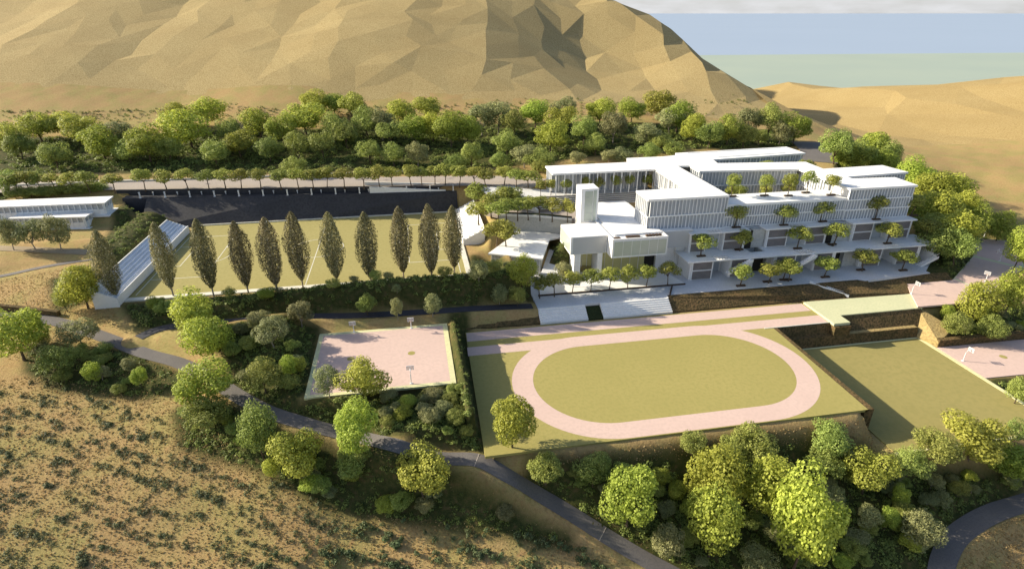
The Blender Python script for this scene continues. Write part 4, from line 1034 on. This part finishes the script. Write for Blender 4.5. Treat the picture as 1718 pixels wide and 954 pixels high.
rw = [(1405, 218, 272, 46), (1440, 232, 284, 46), (1462, 220, 272, 48), (1488, 236, 284, 44), (1428, 246, 290, 44), (1480, 252, 296, 40), (1415, 250, 286, 36), (1535, 268, 326, 50), (1562, 285, 350, 54), (1595, 290, 352, 50), (1575, 320, 392, 60), (1612, 318, 380, 48),
      (1548, 330, 388, 48), (1600, 350, 420, 60), (1630, 345, 402, 46), (1580, 375, 436, 56), (1560, 355, 410, 46), (1610, 385, 440, 46)]
for i, (cx, t, b_, w) in enumerate(sorted(rw)):
    tree_box('L' if i % 3 else 'O', cx, t, b_, w*1.08, '%s from the left in the wood at the right end of the school' % ('green tree, '+ORD[i]), 'trees at the right end of the school')

# smaller bushes between the trees
for (poly, n, s), gp, cnt in zip(UNDER[1:9], under_ground[1:9], (22, 24, 20, 70, 14, 26, 12, 6)):
    xs = [p[0] for p in gp]; ys = [p[1] for p in gp]; k = 0
    while k < cnt:
        x, y = random.uniform(min(xs), max(xs)), random.uniform(min(ys), max(ys)); q = np.array([x]), np.array([y])
        if poly_dist(gp, *q)[0] > 0: continue
        k += 1
        if any(((c[:, :2]-np.array([x, y]))**2).sum(1).min() < (hw+1.6)**2 for c, hw in ROADS): continue
        if any(poly_dist(r_, *q)[0] < 1.5 for r_ in (rect(-28.4, 8.2, 113, 144.4), rect(10.2, 121, 91.8, 151), rect(101, 149.5, 83, 129), rect(34, 180, 149, 172), rect(-87, 18, 165, 233))): continue
        z = float(height(*q)[0]); w_ = random.uniform(2.2, 4.6)
        tree(random.choice('OOGGL'), (x, y, z-.15), w_*random.uniform(.75, 1.0), w_, 'leafy bush growing between the taller trees on the planted slopes', 'bushes on the planted slopes', 'bush', 'bush')

for x, y, w_ in ((6.4, 111.5, 3.6), (5.2, 108, 4.0), (6.6, 105, 3.4), (5.6, 101.8, 4.2), (3.2, 104.5, 3.8), (1.5, 109.5, 4.0), (7.6, 99.2, 3.0)):
    z = float(height(np.array([x]), np.array([y]))[0]); tree(random.choice('OGO'), (x, y, z-.1), w_*.95, w_, 'leafy bush on the bank along the left side of the running track', 'bushes beside the running track', 'bush', 'bush')

# columnar trees along the pitch
def column_tree(seed):
    r = np.random.default_rng(seed); n = 9500; Hh = 20.0
    t = r.beta(1.5, 1.5, n); z = 2.2+t*(Hh-2.2)
    prof = 3.1*np.power(np.sin(np.pi*np.clip(t, .0, 1)**1.02), .70)*(1-.06*t)+.10
    a = r.uniform(0, 2*np.pi, n); wob = 1+.18*np.sin(3*a+5*t+seed)+.12*np.sin(7*a-9*t)
    rr = prof*wob*np.where(r.random(n) < .3, r.uniform(.2, .85, n), r.uniform(.8, 1.08, n))
    c = np.stack([rr*np.cos(a), rr*np.sin(a), z], 1)
    nr = np.stack([np.cos(a), np.sin(a), np.full(n, .35)], 1)+r.normal(size=(n, 3))*.6
    me = leaf_mesh('crown', c, nr, 0.38*r.uniform(.6, 1.4, n), np.clip(r.uniform(0, 1, n)**.9, 0, 1), .6, r=r); me.materials.append(M['leafC'])
    b = MB(); b.tube([(0, 0, -.5), (0, 0, .3), (0, 0, 3), (0, 0, 14), (0, 0, 19)], [.34, .26, .2, .12, .03], 7)
    rr_ = random.Random(seed)
    for i in range(26):
        a_ = rr_.uniform(0, 6.28); z0 = rr_.uniform(1.2, 9); k = 2.9*math.sin(math.pi*min(1, ((z0+3.5)/20))**.8)*.85
        b.tube([(0, 0, z0), (k*.55*math.cos(a_), k*.55*math.sin(a_), z0+1.8), (k*math.cos(a_), k*math.sin(a_), z0+4.4)], [.08, .06, .02], 4, False)
    tm = b.mesh('trunk'); tm.materials.append(M['palebark']); return me, tm
CT_ = [column_tree(s) for s in (11, 12, 13)]
ct = [(198, 507.7, 385), (291, 496, 378), (359, 497, 375), (417, 492, 372), (465.5, 490.7, 369), (508.8, 484, 364), (566.4, 480, 362), (622.8, 477.5, 359), (677.8, 469.7, 353), (725, 469.7, 352), (763, 460.5, 350)]
for i, (px, py, tp) in enumerate(ct):
    x, y = U(px, py, PZ+.1); x = x; cm, tm = CT_[i % 3]
    d = depth_of(x, y, PZ); h = (py-tp)/F*d/math.cos(math.atan2(H-PZ, math.hypot(x, y)))*1.0
    e = empty('columnar_tree', (x, y, PZ+.1), 'tall narrow brown-leaved tree, %s from the left in the row along the pitch' % ORD[i], 'tree', 'columnar trees along the pitch', random.uniform(0, 6), (h/20*.80, h/20*.80, h/20*random.uniform(.97, 1.03)))
    put('crown', cm, None, e); put('trunk', tm, None, e)

# street trees along the upper road
st = [(29, 324), (51, 322), (69, 320), (92, 320), (123, 321), (151, 321), (193, 322), (244, 319), (280, 318), (316, 318), (351, 317), (379, 317), (405.5, 316), (438, 316), (472, 316), (501, 315.6), (526, 315.6), (549, 314), (578, 315), (611, 315),
      (637, 314), (658, 312), (690, 312), (708, 310), (730, 310), (747, 311), (771, 312), (797, 313), (815, 314), (846, 311), (866, 316), (886, 316)]
for i, (px, py) in enumerate(st):
    zz = 18.0 if px < 760 else 18.4+(px-760)/130*1.4
    tree_px('S', px-3, py-random.uniform(30, 35), py, random.uniform(24, 31), 'small round tree along the upper road, %s from the left' % ORD[i], 'street trees along the upper road', bx=px, z=zz)
for i, (px, py, w) in enumerate([(901.5, 318.6, 17), (918.6, 318.6, 17), (943.5, 317.5, 18), (976, 316, 17), (998, 316, 16), (1023, 314, 17), (1048, 313, 18), (1074, 311, 18)]):
    x, y = U(px, py, 19.7); tree('S', (x-.6, 209.3, 19.68), 6.4, 4.3, 'little tree before the columns of the upper wing, %s from the left' % ORD[i], 'trees before the upper wing')
for i, (px, py, w) in enumerate([(905, 306, 26), (801, 345, 36), (803, 376, 36), (826, 366, 34), (838, 378, 36), (846, 354, 38), (862, 356, 34), (852, 372, 30), (871, 372, 31), (889, 371, 27), (909, 372, 28), (930, 374, 31), (956, 375, 22)]):
    t_ = tree_px('S', px, py-36, py, w, 'tree on the plaza above the curved wall, %s in the list from the back left' % ORD[i] if False else 'leafy tree on the plaza %s' % (['at the corner of the upper wing', 'left edge, farther of two by the bleacher', 'left edge, nearer of two by the bleacher', 'in the clump, outermost left', 'in the front row, first behind the curved wall', 'in the clump, farthest left one', 'in the clump, farthest right one', 'in the clump, middle one', 'in the front row, second behind the curved wall', 'in the front row, third behind the curved wall', 'in the front row, fourth behind the curved wall', 'in the front row, fifth behind the curved wall', 'in the front row, last before the tower'][i]), 'plaza trees', z=19 if i == 0 else (13.2 if i in (1, 2) else 15.4))
    if i >= 3: t_.location.y += 3.0
# planter trees on the terraces
pl_m = None
def planter(x, y, z, label):
    global pl_m
    if pl_m is None:
        b = MB(); b.box(-1.5, 1.5, -.45, .45, .02, .45); pl_m = (b.mesh('timber_box'), None)
        s = MB(); s.box(-1.35, 1.35, -.32, .32, .45, .5); pl_m = (pl_m[0], s.mesh('soil'))
    e = empty('planter', (x, y, z), label, 'planter', 'timber planters on the terraces')
    put('timber_box', pl_m[0], M['wood'], e); put('soil', pl_m[1], M['soil'], e)
terr = [('lowest', 3, [(1242, 478), (1289, 475), (1314, 468), (1322.5, 472), (1383, 463.6), (1446, 455), (1513, 452.4)], 32),
        ('second', 10, [(1175.6, 428.6), (1241, 421), (1337, 416), (1398, 412), (1487, 407.4), (1551.5, 401)], 31),
        ('third', 17, [(1160, 378), (1232, 380.7), (1313.5, 376.8), (1376.4, 371), (1468, 367), (1528.4, 361)], 30),
        ('top', 25, [(1227.4, 329), (1283.6, 330), (1321.5, 328), (1353.3, 325), (1392.7, 327)], 23)]
for nm, z, pts, w in terr:
    for i, (px, py) in enumerate(pts):
        tree_px('S', px, py-random.uniform(33, 37), py, w*random.uniform(.92, 1.1), 'small round tree on the %s school terrace, %s from the left' % (nm, ORD[i]), 'trees on the school terraces', z=z)
        x, y = U(px, py, z)
        planter(x+(.2 if i % 2 else -.3), y+(-.9 if z in (17,) else (.9 if i % 2 else -.8)), z, 'dark timber planter under the %s tree from the left on the %s school terrace' % (ORD[i], nm))
hr = [(905.5, 500), (930, 497), (960, 492), (991, 489), (1022, 486.5), (1053, 484), (1084, 481.5), (1120, 478.5)]
for i, (px, py) in enumerate(hr):
    tree_px('S', px, py-37, py, 28, 'tree in the row before the hall, %s from the left' % ORD[i], 'trees in the row before the hall', z=3.1)
for i, (px, py) in enumerate([(831.5, 411.5), (847, 413.5)]):
    tree_px('S', px+2, py-42, py, 36, 'tree on the flat roof of the low pavilion, %s one' % ('left', 'right')[i], 'pavilion roof trees', z=10)
# courtyard greenery and trees behind the roofs
for i, (px, py, w) in enumerate([(1258, 336, 26), (1272, 338, 22), (1190, 268, 26)]): pass
cy = [(1243, 322, 24), (1258, 324, 26), (1340, 318, 30), (1300, 322, 22)]
for i, (px, py, w) in enumerate(cy):
    x, y = U(px, py+4, 22); tree('S', (x, y+6, 17), 6.8, 5.2, 'courtyard tree partly hidden behind the top terrace, %s from the left' % ORD[[0, 1, 3, 2][i]], 'courtyard trees')
for i in range(11):
    x = 128+i*3.7; y = 214.6+(i % 3)*.9
    tree('S', (x, y, 19.3), 7.6+random.uniform(-.6, .8), 6.0, 'tree in the narrow court between the two rear roofs', 'trees in the rear court')
for i in range(12):
    x, y, z = ground(20+i*13, 341-i*1.2); tree('O', (x, y+3.5, 15.5), 5.2, 6.5, 'low olive bush behind the upper far left pavilion', 'bushes behind the far left pavilion', 'bush', 'bush')

# shrubs on the dry slope
def shrub(seed):
    r = np.random.default_rng(seed); c = lobed_crown(seed, 170, 5, .42, .34, .42, .36, .19, up=.4, low=-.2); m = leaf_mesh('shrub', *c[:4], r=r); m.materials.append(M['leafB']); return m
SH = [shrub(500+i) for i in range(5)]
dry = [(-150, 670), (60, 640), (150, 660), (260, 680), (300, 745), (420, 790), (560, 855), (800, 890), (960, 912), (1050, 960), (1050, 1000), (-150, 1000)]
dryg = [ground(px, min(py, 990))[:2] for px, py in dry]
xs = [p[0] for p in dryg]; ys = [p[1] for p in dryg]
cand = np.stack([rng.uniform(min(xs), max(xs), 12000), rng.uniform(min(ys), max(ys), 12000)], 1)
ok = poly_dist(dryg, cand[:, 0], cand[:, 1]) == 0
rw_ = cand[:, 0]*.45+cand[:, 1]*.89+1.1*np.sin(cand[:, 0]*.21+cand[:, 1]*.08)
clu = np.sin(rw_*2*np.pi/4.3)*1.1+.7*np.sin(cand[:, 0]*.5+2*np.sin(cand[:, 1]*.3))+rng.normal(0, .8, len(cand))
sel = cand[ok & (clu > .50)]
dd = sel[:, 0]**2+sel[:, 1]**2; sel = sel[np.argsort(dd)][:3000]
hz = height(sel[:, 0], sel[:, 1])
for i in range(min(300, len(sel))):
    o = put('shrub', SH[i % 5], None); s = random.uniform(.55, 1.45); o.location = (sel[i, 0], sel[i, 1], hz[i]-.03); o.scale = (s, s, s*random.uniform(.9, 1.3)); o.rotation_euler[2] = random.uniform(0, 6.28)
    tag(o, 'low dark green shrub dotted over the dry foreground slope', 'shrub', 'shrubs on the dry slope')
def clumps(name, pts, rad, per, m, seed, mat_, size, up=.5, hf=.6):
    r = np.random.default_rng(seed); n = len(pts)
    c = np.repeat(pts, per, 0); d = r.normal(size=(n*per, 3)); d /= np.linalg.norm(d, axis=1)[:, None]; d[:, 2] = np.abs(d[:, 2])
    rr = np.repeat(rad, per)*r.uniform(.55, 1.05, n*per); c = c+d*rr[:, None]*np.array([1, 1, hf*1.3])
    me = leaf_mesh(name, c, d+r.normal(size=d.shape)*.5+np.array([0, 0, up]), size*np.repeat(rad, per)*r.uniform(.6, 1.3, n*per), np.clip(np.repeat(r.uniform(.1, .9, n), per)*.6+r.uniform(0, .45, n*per), 0, 1), r=r)
    me.materials.append(mat_); return me
rest = np.c_[sel[300:], hz[300:]-.05]
tag(put('far_shrubs', clumps('far_shrubs', rest, rng.uniform(.25, .72, len(rest)), 60, None, 9, M['leafB'], .42, hf=1.0)), 'many small dark shrubs scattered over the dry slope farther from the front', 'shrubs', kind='stuff')
# undergrowth on the planted slopes
P_ = []; Rr = []
for (poly, n, s), gp in zip(UNDER, under_ground):
    xs = [p[0] for p in gp]; ys = [p[1] for p in gp]; got = 0; tries = 0
    q = np.stack([rng.uniform(min(xs), max(xs), n*9), rng.uniform(min(ys), max(ys), n*9)], 1)
    q = q[poly_dist(gp, q[:, 0], q[:, 1]) == 0][:n]; z = height(q[:, 0], q[:, 1]); P_.append(np.c_[q, z-.1]); Rr.append(s*rng.uniform(.5, 1.35, len(q)))
P_ = np.concatenate(P_); Rr = np.concatenate(Rr)
flat = np.zeros(len(P_), bool)
for c, hw in ROADS: flat |= (((P_[:, None, :2]-c[None, ::2, :2])**2).sum(2).min(1) < (hw+.8)**2)
for q in (rect(-28.4, 8.2, 113, 144.4), rect(10.2, 121, 91.8, 151), rect(101, 149.5, 83, 129), rect(148, 189, 105, 123), rect(-87, 18, 165, 233), rect(118, 162, 128, 150), rect(34, 180, 149, 172), c1, c2, c3):
    flat |= poly_dist(q, P_[:, 0], P_[:, 1]) < .4
P_, Rr = P_[~flat], Rr[~flat]
tag(put('undergrowth', clumps('undergrowth', P_, Rr, 46, None, 10, M['leafU'], .42)), 'dark green undergrowth covering the planted slopes', 'undergrowth', kind='stuff')
# dry grass tufts on the open slopes
gp = [pxpoly(p) for p in ([(-20, 640), (60, 630), (300, 660), (420, 780), (560, 850), (800, 880), (960, 905), (1060, 950), (1060, 990), (-20, 990)], [(880, 780), (1450, 700), (1475, 760), (1300, 745), (1150, 770), (900, 795)],
      [(330, 640), (460, 715), (620, 755), (860, 830), (1000, 915), (900, 880), (600, 800), (420, 760)], [(870, 790), (960, 840), (1100, 925), (1150, 950), (980, 870), (890, 800)], [(0, 540), (120, 560), (300, 620), (280, 650), (0, 600)],
      [(0, 470), (110, 450), (190, 515), (200, 550), (90, 530), (0, 510)], [(1600, 900), (1718, 850), (1718, 990), (1590, 990)])]
G_ = []
for q, n in zip(gp, (15000, 2600, 2200, 1000, 1500, 2000, 1800)):
    xs = [p[0] for p in q]; ys = [p[1] for p in q]; a = np.stack([rng.uniform(min(xs), max(xs), n*3), rng.uniform(min(ys), max(ys), n*3)], 1); G_.append(a[poly_dist(q, a[:, 0], a[:, 1]) == 0][:n])
G_ = np.concatenate(G_); k = np.ones(len(G_), bool)
for c, hw in ROADS[:4]:
    for i in range(0, len(G_), 6000): k[i:i+6000] &= (((G_[i:i+6000, None]-c[None, ::2, :2])**2).sum(2).min(1) > (hw+.4)**2)
for q in (rect(10.2, 101, 92, 151), rect(101, 149.5, 83, 129)): k &= poly_dist(q, G_[:, 0], G_[:, 1]) > .5
G_ = G_[k]; n = len(G_); nr = np.c_[rng.normal(size=(n, 2)), rng.uniform(.1, .8, n)]
gm = leaf_mesh('dry_grass', np.c_[G_, height(G_[:, 0], G_[:, 1])+.08], nr, rng.uniform(.18, .48, n), np.clip(rng.normal(.5, .28, n), 0, 1))
gm.materials.append(leaf_mat('dry_grass_blades', (.30, .235, .085), (.52, .40, .18), .35))
tag(put('dry_grass', gm), 'dry tan grass tufts over the open slopes', 'grass', kind='stuff')
# scrub on the hill foot
pts = []
for _ in range(900):
    px = random.uniform(0, 1330); py = random.gauss(186, 9)-(8 if px > 1100 else 0)*random.random()
    if px > 1180: py = random.uniform(130+(px-1180)*.55, 205)
    u_ = (px-CX)/F; v_ = (py-CY)/F
    x, y, z = ray_to_nat(px, py, nat, 33); pts.append((x, y, z))
pts = np.array(pts); pts = pts[(pts[:, 2] < 60)]
tag(put('hillside_scrub', clumps('hillside_scrub', pts, rng.uniform(.5, 1.1, len(pts)), 36, None, 12, M['leafU'], .5, hf=1.0)), 'sparse dark scrub along the foot of the bare mountain', 'scrub', kind='stuff')

# ------------------------------------------------------------------ sky, sun, camera
sun_dir = Vector((-.93, .37, math.tan(R(25)))).normalized()
w = bpy.data.worlds.new('World'); scene.world = w; w.use_nodes = True
N, L = w.node_tree.nodes, w.node_tree.links; bg = N['Background']
sky = N.new('ShaderNodeTexSky'); sky.sky_type = 'NISHITA'; sky.sun_disc = False
sky.sun_elevation = math.asin(sun_dir.z); sky.sun_rotation = math.atan2(sun_dir.x, sun_dir.y); sky.dust_density = 2.0; sky.altitude = 100
tc = N.new('ShaderNodeTexCoord'); sp = N.new('ShaderNodeSeparateXYZ'); L.new(tc.outputs['Generated'], sp.inputs[0])
mp = N.new('ShaderNodeMapping'); mp.inputs['Scale'].default_value = (5, 5, 26); L.new(tc.outputs['Generated'], mp.inputs[0])
nz = N.new('ShaderNodeTexNoise'); nz.inputs['Scale'].default_value = 2.2; nz.inputs['Detail'].default_value = 8; nz.inputs['Roughness'].default_value = .6; L.new(mp.outputs[0], nz.inputs['Vector'])
cr = N.new('ShaderNodeMapRange'); cr.inputs[1].default_value = .22; cr.inputs[2].default_value = .62; cr.inputs[3].default_value = .6; L.new(nz.outputs['Fac'], cr.inputs[0])
el = N.new('ShaderNodeMapRange'); el.inputs[1].default_value = .35; el.inputs[2].default_value = .02; el.inputs[3].default_value = .0; el.inputs[4].default_value = 1; L.new(sp.outputs['Z'], el.inputs[0])
mu = N.new('ShaderNodeMath'); mu.operation = 'MULTIPLY'; L.new(cr.outputs[0], mu.inputs[0]); L.new(el.outputs[0], mu.inputs[1])
mx = N.new('ShaderNodeMix'); mx.data_type = 'RGBA'; L.new(mu.outputs[0], mx.inputs[0]); L.new(sky.outputs[0], mx.inputs[6]); mx.inputs[7].default_value = (4.0, 4.03, 4.1, 1)
L.new(mx.outputs[2], bg.inputs['Color']); bg.inputs['Strength'].default_value = .105
sl = bpy.data.lights.new('sun', 'SUN'); sl.energy = 5.0; sl.angle = R(.55); sl.color = (1, .90, .70)
so = bpy.data.objects.new('sun', sl); COL.objects.link(so); so.rotation_euler = (-sun_dir).to_track_quat('-Z', 'Y').to_euler(); so.location = (-80, 60, 150)
cam = bpy.data.cameras.new('camera'); cam.sensor_width = 36; cam.lens = F/1718*36; cam.clip_end = 400000; cam.clip_start = 1
co = bpy.data.objects.new('camera', cam); COL.objects.link(co); co.location = (0, 0, H); co.rotation_euler = (math.pi/2-TH, 0, -AL); scene.camera = co
scene.view_settings.view_transform = 'Standard'; scene.view_settings.look = 'None'; scene.view_settings.gamma = 1; scene.view_settings.use_curve_mapping = False
scene.view_settings.exposure = .88
scene.render.engine = 'CYCLES'
scene.cycles.max_bounces = 6; scene.cycles.diffuse_bounces = 3; scene.cycles.transmission_bounces = 2; scene.cycles.transparent_max_bounces = 4
scene.cycles.use_denoising = True
